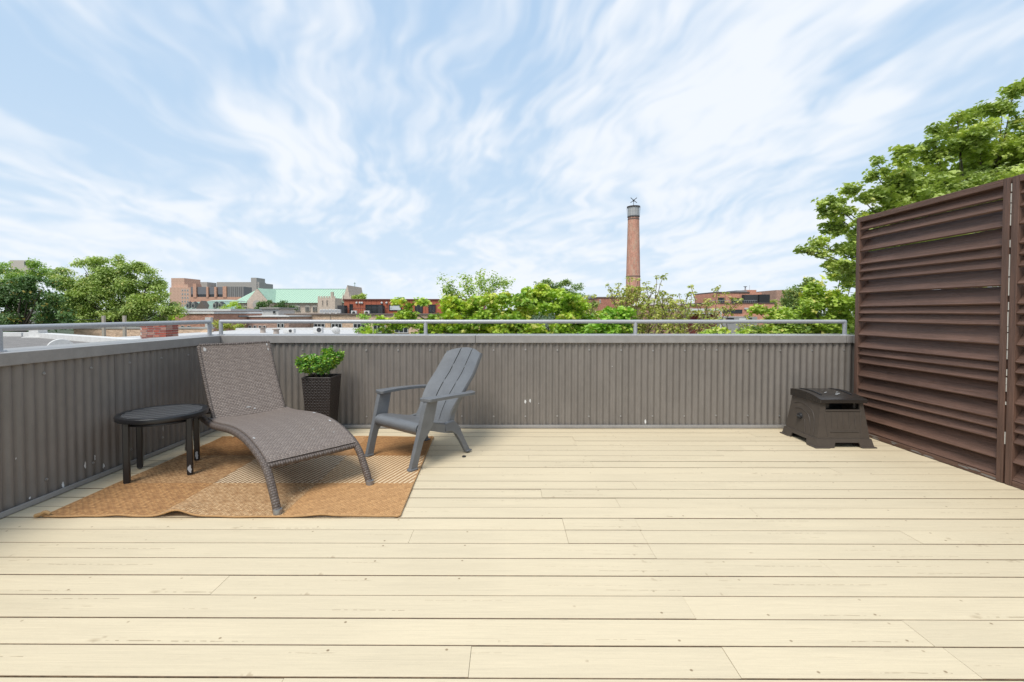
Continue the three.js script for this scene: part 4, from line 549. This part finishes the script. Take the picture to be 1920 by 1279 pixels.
{ // hospital blocks far behind
  const a = block('brick_hospital_block', 'tall brown brick block rising behind the left trees', 'building', 262, 318, 357, 539, brick(0.58, 0.40, 0.31), { thick: 30 }); rect(a, 'upper_storey', 316, 341, 521, 541, brick(0.58, 0.40, 0.31), -2, 14); rect(a, 'stair_core', 341, 350, 533, 541, brick(0.58, 0.40, 0.31), -1, 12); for (let j = 0; j < 5; j++) for (let i = 0; i < 3; i++) windowAt(a, 341 + i * 5, 343 + i * 5, 543 + j * 7, 546 + j * 7, { bar: 0.2 });
  const b = block('panelled_hospital_wing', 'brick wing with grey metal panels between brick piers', 'building', 240, 356, 452, 557, brick(0.56, 0.33, 0.24), { thick: 30 });
  for (const [l, r] of [[357, 362], [369, 387], [391, 402], [407, 418]]) { rect(b, 'metal_panel', l, r, 538, 552, plain(0.20, 0.20, 0.22), -0.4, 6); rect(b, 'strip_window', l, r, 552, 557, M.darkWin, -0.6, 5); }
  for (const [l, r, tp] of [[362, 368.5, 532], [387, 391, 538], [402, 406.5, 538], [418, 425, 537]]) rect(b, 'brick_pier', l, r, tp, 558, brick(0.56, 0.33, 0.24), 0.3, 4);
  for (let k = 0; k < 8; k++) rect(b, 'ribbed_panel', 425.4 + k * 3.9, 429 + k * 3.9, 537.5, 557, plain(0.24 + 0.03 * (k % 2), 0.23 + 0.03 * (k % 2), 0.225 + 0.03 * (k % 2)), -0.2, 8);
  const c = block('concrete_block', 'pale concrete block with a stair tower above the hospital wing', 'building', 285, 406, 475, 529, M.concrete, { thick: 24 }); rect(c, 'stair_tower', 472, 483, 521, 560, M.concrete, 1, 10); rect(c, 'tower_top', 482, 487, 529, 560, M.concrete, 0.5, 8); windowAt(c, 482.5, 484, 532, 535.5, { bar: 0.2, z: 0.6 }); rect(c, 'plant_room', 369, 389, 529, 545, M.concrete, 0.2, 9);
  const e = block('beige_tower_block', 'distant beige block showing above the left trees', 'building', 190, 18, 52, 488, plain(0.6, 0.54, 0.47), { thick: 3 }); windowAt(e, 45, 51, 490, 498, { bar: 0.2 });
}
{ // smokestack
  const D = 98, q = atDepth(1188, 388, D), w0 = 29 / F * D / 2, w1 = 20.5 / F * D / 2, top = q.y - GROUND, t = thing('smokestack', 'tall tapering red brick smokestack with a grey cage collar', 'chimney', [q.x, GROUND, -D]);
  const stackTex = tex(512, 1024, (i, j, u, v) => { const course = Math.floor(j / 3), k = 0.82 + 0.14 * hash(Math.floor((i + (course % 2) * 5) / 10), course, 231) + 0.10 * (vnoise(i / 20, j / 24, 232, 26, 43) - 0.5), wash = smooth(0.55, 0.78, vnoise(i / 12, j / 30, 233, 43, 34) * 0.6 + vnoise(i / 5, j / 10, 234, 102, 102) * 0.4) * (v > 0.50 ? 0.75 : 0.18); return [mix(k, 0.95, wash * 0.5), mix(k, 1.35, wash * 0.6), mix(k, 1.5, wash * 0.6)]; });
  part('shaft', new THREE.CylinderGeometry(w1, w0 * 1.12, top - 2.2, 10, 24).translate(0, (top - 2.2) / 2, 0), mat([0.66, 0.34, 0.245], 0.95, { map: stackTex, flatShading: false }), t);
  for (const f of [0.58, 0.985]) part('iron_band', new THREE.CylinderGeometry(mix(w0 * 1.12, w1, f) + 0.05, mix(w0 * 1.12, w1, f) + 0.05, 0.22, 10).translate(0, (top - 2.2) * f, 0), plain(0.2, 0.14, 0.12), t);
  const y0 = top - 2.2; part('collar_drum', new THREE.CylinderGeometry(w1 * 1.04, w1 * 0.98, 2.1, 16).translate(0, y0 + 1.05, 0), plain(0.5, 0.5, 0.5), t); part('collar_top', new THREE.CylinderGeometry(w1 * 1.2, w1 * 1.14, 0.22, 16).translate(0, y0 + 2.15, 0), plain(0.10, 0.07, 0.06), t); part('collar_band', new THREE.CylinderGeometry(w1 * 1.1, w1 * 1.1, 0.25, 16).translate(0, y0 + 0.1, 0), plain(0.12, 0.12, 0.125), t);
  for (let k = 0; k < 16; k++) { const a = k / 16 * 6.283; part('cage_bar', bar(V(Math.cos(a) * w1 * 1.06, y0 + 0.2, Math.sin(a) * w1 * 1.06), V(Math.cos(a) * w1 * 1.22, y0 + 2.1, Math.sin(a) * w1 * 1.14), 0.025, 4), M.metal, t); }
  const mast = part('rotor_mast', bar(V(0, y0 + 2.2, 0), V(0, y0 + 3.6, 0), 0.05, 6), M.charcoal, t); for (let k = 0; k < 4; k++) { const a = Math.PI / 4 + k * Math.PI / 2, c = V(0, y0 + 3.6, 0); part('rotor_blade', bar(c, c.clone().add(V(Math.cos(a) * 0.95, Math.sin(a) * 0.75, 0.1)), 0.075, 5), M.charcoal, mast); } part('rotor_hub', new THREE.SphereGeometry(0.22, 10, 8).translate(0, y0 + 3.55, 0), M.charcoal, mast);
}
{ // buildings round the smokestack
  const a = block('small_brick_mill', 'low red brick mill building at the foot of the smokestack', 'building', 104, 1121, 1205, 559, brick(0.42, 0.19, 0.135), { thick: 14 }); parapetCap(a, plain(0.18, 0.13, 0.11), 0.3); windowAt(a, 1124, 1126, 562, 568, { bar: 0.1 });
  const b = block('pink_brick_workshop', 'pinkish brick workshop with a white gabled skylight behind the budding tree', 'building', 84, 1206, 1300, 573, brick(0.42, 0.25, 0.19), { thick: 14 }); parapetCap(b, plain(0.3, 0.22, 0.18), 0.2); const [sx, sy] = b.at(1230, 573); part('skylight', metreUV(extrude([[sx - 2.8, sy], [sx + 5.5, sy], [sx + 5.5, sy + 1.2], [sx - 0.9, sy + 1.6]], 6, 0.02).translate(0, 0, -5)), M.white, b); rect(b, 'plant_box', 1265, 1273, 557, 572, M.charcoal, -3, 3);
  const c = block('white_frame_shed', 'red metal shed behind a white steel roof frame', 'shed', 50, 1282, 1356, 584, null); const [x0, y0] = c.at(1284, 640), [x1, y1] = c.at(1354, 581); part('roof_slab', box(x1 - x0 + 0.2, 0.28, 6, (x0 + x1) / 2, y1, -3), M.white, c); for (const px of [1284, 1352]) { const [x] = c.at(px, 600); part('steel_post', box(0.14, y1 - 0.1, 0.14, x, (y1 - 0.1) / 2, -0.1), M.white, c); } rect(c, 'red_wall', 1306, 1352, 586, 660, plain(0.26, 0.045, 0.035), -1, 4); rect(c, 'cross_beam', 1284, 1354, 586.5, 588, M.white, 0, 0.1); for (let k = 1; k < 9; k++) { const px = 1306 + k * 5.1; rect(c, 'wall_rib', px, px + 0.5, 587, 660, plain(0.20, 0.035, 0.03), -0.96, 0.08); }
  const d = block('brick_condominium', 'red brick apartment building with a black rooftop block and glass railing', 'building', 80, 1330, 1452, 569, brick(0.58, 0.28, 0.19), { thick: 16 }); part('roof_edge', box(d.w + 0.2, 0.16, 16.2, 0, d.h + 0.07, -8), plain(0.12, 0.09, 0.08), d);
  rect(d, 'upper_storey', 1349, 1437, 548, 569.5, brick(0.58, 0.28, 0.19), -1.5, 9); rect(d, 'roof_curve', 1349, 1414, 546.5, 549, plain(0.12, 0.09, 0.08), -1.4, 9.1); rect(d, 'black_block', 1399, 1424, 552.5, 569, M.charcoal, -0.4, 5); rect(d, 'black_block', 1424, 1443.5, 552.2, 568.5, mat([0.02, 0.02, 0.022], 0.5), 0, 6); rect(d, 'grey_plant_room', 1398, 1418, 543, 548.5, plain(0.3, 0.31, 0.32), -3, 4); rect(d, 'brick_plant_room', 1416, 1437, 542, 552, brick(0.45, 0.24, 0.17), -3.2, 4);
  windowAt(d, 1354, 1365, 558, 568.5, { panes: 2, z: -1.45, frame: M.black }); windowAt(d, 1379, 1396, 559, 568.5, { panes: 3, z: -1.45, frame: M.black }); windowAt(d, 1356, 1391, 581, 587, { panes: 4, frame: M.charcoal }); for (const [l, r] of [[1395, 1405]]) rect(d, 'balcony_lamp', l, r, 577, 580, M.winFrame, 0.2, 0.3);
  const rl = []; for (let px = 1332; px < 1420; px += 4) { const [x, y] = d.at(px, 569); rl.push(bar(V(x, y, -0.1), V(x, y + 0.5, -0.1), 0.02, 4)); } { const [p0, q0] = d.at(1330, 569), [p1] = d.at(1420, 569); rl.push(bar(V(p0, q0 + 0.52, -0.1), V(p1, q0 + 0.52, -0.1), 0.03, 4)); } part('terrace_railing', rl, M.metal, d);
  const [px0, py0] = d.at(1420, 542), fl = part('flue', bar(V(px0, py0 - 0.1, -4), V(px0, py0 + 0.6, -4), 0.13, 8), M.metal, d); part('flue_cap', new THREE.CylinderGeometry(0.3, 0.3, 0.08, 10).translate(px0, py0 + 0.65, -4), M.charcoal, fl); part('aerial', bar(V(px0 + 0.8, py0, -4), V(px0 + 0.8, py0 + 0.9, -4), 0.03, 4), M.metal, d);
  const e = block('far_brick_block', 'narrow brown brick block peeping out beside the right-hand trees', 'building', 120, 1456, 1480, 544, brick(0.42, 0.26, 0.2), { thick: 14 }); const g = block('glass_office_block', 'far small glass office block right of the round tree', 'building', 240, 1104, 1115.5, 555, plain(0.3, 0.36, 0.38), { thick: 8 }); windowAt(g, 1105, 1115, 556, 562, { panes: 4, bar: 0.25 });
  const k = block('low_garages', 'low grey and black garages below the brick apartment building', 'building', 64, 1356, 1420, 594, plain(0.36, 0.35, 0.34), { thick: 6 }); rect(k, 'garage_door', 1362, 1376, 596, 606, M.black, 0.05, 0.1); rect(k, 'garage_door', 1386, 1398, 597, 606, M.white, 0.05, 0.1); rect(k, 'garage_door', 1402, 1410, 596, 606, M.charcoal, 0.05, 0.1);
}

// ------------------------------------------------------------------ trees
// leaf sprays: a few bent leaves round a twig tip
function leafShape(kind) {
  const g = new THREE.BufferGeometry(); let p, idx;
  if (kind === 'maple') { const out = [[0, 0], [0.30, 0.10], [0.52, 0.06], [0.40, 0.30], [0.62, 0.55], [0.30, 0.58], [0.0, 1.0], [-0.30, 0.58], [-0.62, 0.55], [-0.40, 0.30], [-0.52, 0.06], [-0.30, 0.10]]; p = [0, -0.04, 0.38]; for (const [x, z] of out) p.push(x, 0.10 * Math.abs(x) - 0.12 * z * z, z); idx = []; for (let k = 0; k < 12; k++) idx.push(0, 1 + (k + 1) % 12, 1 + k); }
  else { p = [0, 0, 0, 0.30, 0.07, 0.4, 0, -0.03, 0.5, -0.30, 0.07, 0.4, 0, -0.10, 1]; idx = [0, 2, 1, 0, 3, 2, 1, 2, 4, 2, 3, 4]; }
  g.setAttribute('position', new THREE.Float32BufferAttribute(p, 3)); g.setIndex(idx); return g;
}
function sprayGeo(kind, n, seed, spread, size) {
  const r = rng(seed), list = []; for (let k = 0; k < n; k++) { const g = leafShape(kind); const s = size * (0.7 + r() * 0.6); g.scale(s, s, s); g.rotateX((r() - 0.25) * 1.0); g.rotateZ((r() - 0.5) * 0.9); g.rotateY(r() * 6.283); const a = r() * 6.283, q = Math.sqrt(r()) * spread; g.translate(Math.cos(a) * q, (r() - 0.5) * spread * 0.8, Math.sin(a) * q); list.push(g.toNonIndexed()); }
  const g = mergeGeometries(list); g.computeVertexNormals(); return g;
}
const leafMat = new THREE.MeshPhysicalMaterial({ color: 0xffffff, roughness: 0.6, transmission: 0.5, thickness: 0, side: THREE.DoubleSide });
const barkMat = mat([0.12, 0.095, 0.075], 0.95, { map: grainTex });
// lobes: [px, py, radius in px, depth offset in m]; each lobe is filled with clumps of sprays hanging on limbs that grow from the trunk
function tree(name, label, o) {
  const { depth, lobes, seed, colors, leaf = 0.1, kind = 'leaf', perM2 = 9, trunkPx, trunkR = 0.2, group, flat = 0.75, tall = 1 } = o, r = rng(seed), foot = atDepth(trunkPx, 700, depth);
  const t = thing(name, label, 'tree', [foot.x, GROUND, -depth], 0, group), centres = lobes.map(([px, py, rp, dz = 0]) => { const c = atDepth(px, py, depth - dz); return { c: V(c.x - foot.x, c.y - GROUND, c.z + depth), r: rp / F * (depth - dz) }; });
  const low = Math.min(...centres.map((q) => q.c.y)), mid = centres.reduce((s, q) => s.add(q.c), V(0, 0, 0)).multiplyScalar(1 / centres.length), fork = V(mid.x * 0.35, Math.max(1.5, low - 0.8), mid.z * 0.3);
  const tr = [limb(V(0, 0, 0), fork, trunkR * 1.3, trunkR, 9)], limbs = [], sprays = [];
  for (const { c, r: R } of centres) {
    const m = fork.clone().lerp(c, 0.5).add(V((r() - 0.5) * R * 0.5, -R * 0.2, (r() - 0.5) * R * 0.5)), b0 = Math.max(0.015, trunkR * 0.16 * clamp(R / 1.2, 0.4, 1));
    limbs.push(limb(fork, m, b0 * 1.3, b0, 6), limb(m, c, b0, b0 * 0.5, 6));
    const want = Math.round((o.lai ?? 6) * Math.pow(R / leaf, 2)) + 6, clumps = Math.max(3, Math.min(46, Math.round(Math.pow(R / (leaf * 2.2), 1.5))));
    for (let k = 0; k < clumps; k++) {
      const d = V(r() * 2 - 1, r() * 2 - 1, r() * 2 - 1); if (d.lengthSq() < 0.01) d.y = 1; d.normalize(); const rr = R * Math.pow(0.1 + 0.9 * r(), 0.5) * (0.78 + 0.4 * vnoise(d.x * 2.3 + 9, d.y * 2.3 + d.z * 1.7 + 5, seed));
      const p = c.clone().add(V(d.x * rr, d.y * rr * 0.92 * tall, d.z * rr)); if (R > 0.25) limbs.push(limb(c.clone().lerp(p, 0.25), p, Math.max(0.008, b0 * 0.2), 0.005, 4));
      const cr = R * (0.16 + 0.16 * r()) + leaf * 1.2, n = Math.max(3, Math.round(want / clumps)), tone = r();
      for (let i = 0; i < n; i++) { const e = V(r() + r() - 1, r() + r() - 1, r() + r() - 1); sprays.push([p.x + e.x * cr * 1.25, p.y + e.y * cr * flat * tall, p.z + e.z * cr * 1.25, tone]); }
    }
  }
  part('trunk', tr, o.bark ?? barkMat, t); part('limbs', limbs, o.bark ?? barkMat, t, 'stuff');
  const g = sprayGeo(kind, o.leaves ?? 6, seed, leaf * 1.35, leaf), im = new THREE.InstancedMesh(g, leafMat, sprays.length), ob = new THREE.Object3D(), [A, B, C] = colors;
  sprays.forEach(([x, y, z, tone], i) => { ob.position.set(x, y, z); ob.rotation.set((r() - 0.5) * 1.3, r() * 6.283, (r() - 0.5) * 1.3); ob.scale.setScalar(0.75 + r() * 0.55); ob.updateMatrix(); im.setMatrixAt(i, ob.matrix); const q = clamp(tone * 0.55 + r() * 0.45), c = r() < (o.tips ?? 0.06) ? C : A.map((v, k) => mix(v, B[k], q)); im.setColorAt(i, lin(...c.map((v, k) => Math.min(0.74, v * [2.4, 2.1, 2.0][k])))); });
  im.name = 'crown'; im.userData.kind = 'stuff'; im.castShadow = im.receiveShadow = true; t.add(im); total += sprays.length; return t;
}
let total = 0;
const mid3 = [[0.10, 0.17, 0.03], [0.30, 0.39, 0.08], [0.42, 0.37, 0.11]], bright3 = [[0.09, 0.19, 0.015], [0.33, 0.47, 0.04], [0.50, 0.48, 0.09]], dark3 = [[0.028, 0.075, 0.016], [0.075, 0.16, 0.03], [0.24, 0.22, 0.04]], olive3 = [[0.06, 0.12, 0.025], [0.20, 0.28, 0.07], [0.3, 0.32, 0.1]];
tree('maple_tree', 'tall maple tree rising behind the louvred screens', { depth: 9.5, trunkPx: 1880, trunkR: 0.24, seed: 21, kind: 'maple', leaf: 0.066, leaves: 7, colors: mid3, lai: 5, tips: 0.03,
  lobes: [[1905, 330, 120], [1820, 345, 95], [1735, 385, 80], [1675, 360, 45], [1650, 420, 60], [1598, 440, 42], [1590, 490, 38], [1545, 462, 17], [1516, 468, 9], [1500, 470, 6], [1562, 402, 20], [1552, 378, 12], [1612, 368, 24], [1640, 325, 14], [1642, 302, 7], [1695, 300, 24], [1690, 280, 12], [1752, 278, 32], [1748, 248, 13], [1800, 262, 45], [1795, 222, 13], [1838, 225, 32], [1880, 205, 38], [1900, 175, 20], [2000, 260, 110, 0.5], [2060, 420, 140], [1720, 480, 70], [1850, 470, 90], [1580, 390, 20], [1565, 500, 20]] });
tree('maple_tree', 'spreading yellow-green maple crown over the rail beside the louvred screen', { depth: 12.5, trunkPx: 1560, trunkR: 0.2, seed: 22, kind: 'maple', leaf: 0.07, leaves: 7, colors: [[0.09, 0.17, 0.02], [0.30, 0.42, 0.06], [0.46, 0.34, 0.08]], perM2: 6.5, clumps: 10, tips: 0.05,
  lobes: [[1580, 545, 40], [1540, 575, 48], [1490, 592, 40], [1450, 598, 30], [1424, 588, 16], [1600, 520, 28], [1578, 505, 20], [1520, 545, 20], [1420, 625, 24], [1480, 632, 40], [1560, 630, 55], [1620, 590, 60], [1395, 634, 16], [1530, 560, 25]] });
tree('poplar_tree', 'pale green rounded tree far behind the yellow-green maple', { depth: 36, trunkPx: 1500, trunkR: 0.3, seed: 23, leaf: 0.16, colors: olive3, perM2: 6, clumps: 9, lobes: [[1500, 548, 26], [1480, 560, 22], [1525, 545, 20], [1500, 575, 30], [1470, 575, 16], [1512, 530, 12]] });
tree('maple_tree', 'broad bright green maple crown over the rail behind the armchair', { depth: 14, trunkPx: 980, trunkR: 0.24, seed: 24, kind: 'maple', leaf: 0.078, leaves: 7, colors: bright3, perM2: 6.5, clumps: 10, tips: 0.10,
  lobes: [[930, 592, 52], [985, 592, 50], [1045, 588, 46], [1090, 592, 42], [870, 590, 44], [825, 600, 36], [785, 606, 28], [752, 604, 22], [762, 578, 13], [748, 568, 9], [795, 570, 10], [720, 618, 22], [695, 626, 14], [905, 555, 26], [940, 550, 22], [875, 566, 20], [1000, 562, 24], [1040, 552, 20], [1075, 562, 22], [1088, 574, 18], [1015, 545, 14], [850, 562, 12], [960, 640, 60], [880, 645, 50], [800, 645, 40], [1060, 645, 50], [985, 548, 9]] });
tree('maple_tree', 'low bright green maple bough between the round tree and the budding tree', { depth: 13, trunkPx: 1150, trunkR: 0.14, seed: 25, kind: 'maple', leaf: 0.09, leaves: 7, colors: [[0.07, 0.18, 0.012], [0.26, 0.43, 0.04], [0.42, 0.42, 0.08]], perM2: 6.5, clumps: 10, lobes: [[1140, 592, 20], [1165, 595, 18], [1125, 608, 24], [1160, 622, 28], [1110, 632, 26], [1148, 640, 30], [1172, 612, 12]] });
tree('maple_tree', 'small low bright green tree top below the rail beside the budding tree', { depth: 12, trunkPx: 1345, trunkR: 0.1, seed: 26, kind: 'maple', leaf: 0.08, leaves: 7, colors: [[0.09, 0.19, 0.015], [0.30, 0.42, 0.05], [0.5, 0.45, 0.1]], perM2: 6.5, clumps: 10, lobes: [[1345, 628, 13], [1330, 638, 14], [1362, 636, 14], [1395, 630, 10]] });
tree('poplar_tree', 'upright poplar with spiky pale leading shoots behind the broad maple', { depth: 22, trunkPx: 890, trunkR: 0.2, seed: 27, leaf: 0.13, colors: [[0.10, 0.19, 0.025], [0.27, 0.38, 0.07], [0.4, 0.42, 0.1]], perM2: 5, clumps: 8, tall: 1.5, flat: 1.1, lobes: [[846, 532, 10], [844, 548, 12], [872, 522, 8], [876, 540, 12], [902, 519, 7], [904, 538, 12], [930, 522, 7], [938, 532, 10], [950, 526, 6], [858, 556, 14], [920, 552, 16], [832, 524, 5], [890, 556, 16]] });
tree('round_tree', 'rounded grey-green tree standing far behind the broad maple', { depth: 42, trunkPx: 1045, trunkR: 0.3, seed: 28, leaf: 0.17, colors: [[0.055, 0.12, 0.028], [0.15, 0.23, 0.06], [0.2, 0.26, 0.07]], perM2: 6, clumps: 10, lobes: [[1020, 546, 20], [1050, 540, 22], [1075, 546, 20], [1030, 530, 11], [1065, 528, 11], [1045, 562, 26], [1085, 560, 14], [1010, 535, 6]] });
tree('round_tree', 'small rounded tree before the glass office block', { depth: 60, trunkPx: 1110, trunkR: 0.3, seed: 29, leaf: 0.2, colors: mid3, perM2: 5, lobes: [[1108, 575, 14], [1116, 590, 12], [1100, 590, 14]] });
tree('broad_tree', 'broad airy green tree with visible dark limbs left of the brick hospital', { depth: 38, trunkPx: 235, trunkR: 0.45, seed: 30, leaf: 0.17, colors: [[0.09, 0.16, 0.03], [0.24, 0.34, 0.075], [0.32, 0.38, 0.12]], perM2: 5, clumps: 9, lobes: [[128, 528, 34], [160, 512, 30], [190, 525, 34], [230, 530, 36], [270, 560, 36], [220, 575, 40], [165, 575, 40], [180, 492, 14], [150, 492, 10], [212, 505, 22], [245, 510, 24], [262, 498, 10], [285, 520, 22], [300, 545, 26], [318, 572, 20], [330, 582, 12], [255, 548, 30], [205, 545, 28], [150, 555, 34], [120, 560, 26], [185, 585, 32], [240, 590, 28], [285, 588, 28], [140, 595, 26], [222, 482, 6], [112, 505, 10], [308, 590, 16]] });
tree('dark_tree', 'dense dark green tree beyond the gravel roof', { depth: 32, trunkPx: 40, trunkR: 0.4, seed: 32, leaf: 0.16, colors: dark3, perM2: 6, clumps: 11, lobes: [[40, 545, 32], [75, 545, 28], [10, 555, 34], [100, 575, 28], [55, 585, 38], [118, 594, 16], [20, 595, 34], [-40, 570, 50], [85, 598, 22], [60, 525, 14], [-10, 540, 20]] });
tree('light_tree', 'lighter green tree top showing above the dense dark tree', { depth: 52, trunkPx: 50, trunkR: 0.4, seed: 33, leaf: 0.2, colors: [[0.06, 0.14, 0.02], [0.18, 0.30, 0.04], [0.3, 0.34, 0.08]], perM2: 5, clumps: 9, lobes: [[15, 515, 22], [60, 505, 16], [85, 512, 18], [72, 494, 7], [60, 492, 5], [-20, 520, 30], [40, 530, 24], [2, 498, 8]] });
const far = (name, label, depth, px, seed, colors, lobes, leaf = 0.3) => tree(name, label, { depth, trunkPx: px, trunkR: 0.25, seed, leaf, colors, perM2: 5, clumps: 10, lobes });
far('yellow_bush', 'yellow-green bush top left of the church transept', 75, 437, 34, bright3, [[422, 578, 9], [436, 575, 9], [450, 578, 8], [436, 586, 12]], 0.24);
far('dark_tree', 'round dark green tree before the church transept', 110, 495, 35, dark3, [[490, 572, 10], [502, 570, 9], [484, 582, 12], [500, 584, 14]], 0.32);
far('dark_tree', 'round dark green tree before the church nave, right of the white shed', 108, 533, 36, dark3, [[524, 575, 9], [538, 574, 10], [545, 582, 8], [530, 586, 12]], 0.32);
far('round_tree', 'small green tree top behind the red panelled storey', 150, 674, 37, mid3, [[668, 558, 7], [677, 556, 8], [682, 562, 7], [672, 566, 10]], 0.4);
far('yellow_bush', 'yellow-green bush behind the corner posts', 42, 440, 38, [[0.12, 0.18, 0.03], [0.32, 0.38, 0.07], [0.4, 0.4, 0.1]], [[430, 614, 12], [448, 612, 13], [418, 620, 10], [410, 610, 6]], 0.15);
far('yellow_bush', 'yellow-green bush at the foot of the broad airy tree', 44, 335, 39, bright3, [[325, 592, 8], [312, 597, 8], [300, 600, 8], [338, 590, 5]], 0.18);
far('green_shrub', 'low green shrub over the white roof edge left of the maple', 20, 684, 40, [[0.08, 0.18, 0.015], [0.26, 0.42, 0.05], [0.4, 0.42, 0.1]], [[680, 622, 9], [692, 618, 7], [683, 592, 7], [690, 606, 6]], 0.1);
far('round_tree', 'green tree top between the black rooftop block and the brown brick block', 100, 1449, 41, mid3, [[1448, 566, 6], [1452, 572, 7]], 0.3);
far('round_tree', 'small green tree right of the smokestack shaft', 120, 1207, 42, mid3, [[1204, 552, 5], [1208, 560, 6], [1320, 566, 6]], 0.3);
{ // budding tree with bare pink-brown branches
  const D = 15, foot = atDepth(1225, 700, D), t = thing('budding_tree', 'budding tree of bare pinkish branches with sparse yellow-green tufts before the smokestack', 'tree', [foot.x, GROUND, -D]), r = rng(50), wood = [], tips = [], bark = mat([0.30, 0.20, 0.155], 0.9, { map: grainTex });
  const grow = (p, d, len, rad, lv) => { const n = 3; let a = p.clone(), dir = d.clone(); for (let k = 0; k < n; k++) { const b = a.clone().addScaledVector(dir, len / n); wood.push(limb(a, b, rad * (1 - 0.28 * k / n), rad * (1 - 0.28 * (k + 1) / n), lv < 3 ? 6 : 4)); if (lv > 2 && r() < 0.8) tips.push(b.clone()); dir.add(V((r() - 0.5) * 0.45, 0.10 + (r() - 0.5) * 0.25, (r() - 0.5) * 0.45)).normalize(); a = b; } if (lv === 5) { tips.push(a, a.clone()); return; } const m = lv < 2 ? 3 : 2 + (r() < 0.35 ? 1 : 0); for (let k = 0; k < m; k++) { const s = V((r() - 0.5) * 1.7, (r() - 0.3) * 0.8, (r() - 0.5) * 1.7); grow(a, dir.clone().add(s).normalize(), len * (0.66 + r() * 0.2), rad * 0.62, lv + 1); } };
  const base = V(0, 5.3, 0); wood.push(limb(V(0, 0, 0), base, 0.2, 0.15, 9));
  for (const [x, y] of [[-0.7, 0.8], [-0.4, 1], [-0.1, 1], [0.2, 1], [0.5, 0.95], [0.75, 0.8], [0.05, 0.9]]) grow(base, V(x, y, (r() - 0.5) * 0.8).normalize(), 1.75, 0.075, 1);
  const keep = tips.filter((p) => { const X = p.x + foot.x, Y = p.y + GROUND; return Y < 2.4; });
  part('branches', wood, bark, t, 'stuff');
  const g = sprayGeo('leaf', 8, 51, 0.075, 0.10), im = new THREE.InstancedMesh(g, leafMat, keep.length), o = new THREE.Object3D(); keep.forEach((p, i) => { o.position.copy(p); o.rotation.set((r() - 0.5), r() * 6.28, (r() - 0.5)); o.scale.setScalar(0.6 + r() * 0.7); o.updateMatrix(); im.setMatrixAt(i, o.matrix); const q = r(); im.setColorAt(i, lin(mix(0.34, 0.66, q), mix(0.42, 0.66, q), mix(0.05, 0.14, q))); }); im.name = 'leaf_tufts'; im.userData.kind = 'stuff'; t.add(im); total += keep.length;
}
{ // the town's trees merging far away
  const r = rng(60), n = 5200, g = sprayGeo('leaf', 8, 61, 1.6, 1.0), im = new THREE.InstancedMesh(g, leafMat, n), o = new THREE.Object3D(); for (let i = 0; i < n; i++) { const a = (r() - 0.5) * 2.2, d = 300 + r() * 140, hgt = 7 + 4.5 * vnoise(a * 40, 1, 62); o.position.set(Math.sin(a) * d, GROUND + r() * hgt, -Math.cos(a) * d); o.rotation.set(r() * 3, r() * 6, r() * 3); o.scale.setScalar(1 + r()); o.updateMatrix(); im.setMatrixAt(i, o.matrix); const q = r(); im.setColorAt(i, lin(mix(0.04, 0.13, q), mix(0.10, 0.22, q), mix(0.02, 0.05, q))); } im.name = 'distant_trees'; tag(im, 'far-off band of town trees along the horizon', 'trees', null, 'stuff'); scene.add(im);
}
console.log('sprays', total);
renderer.render(scene, camera);
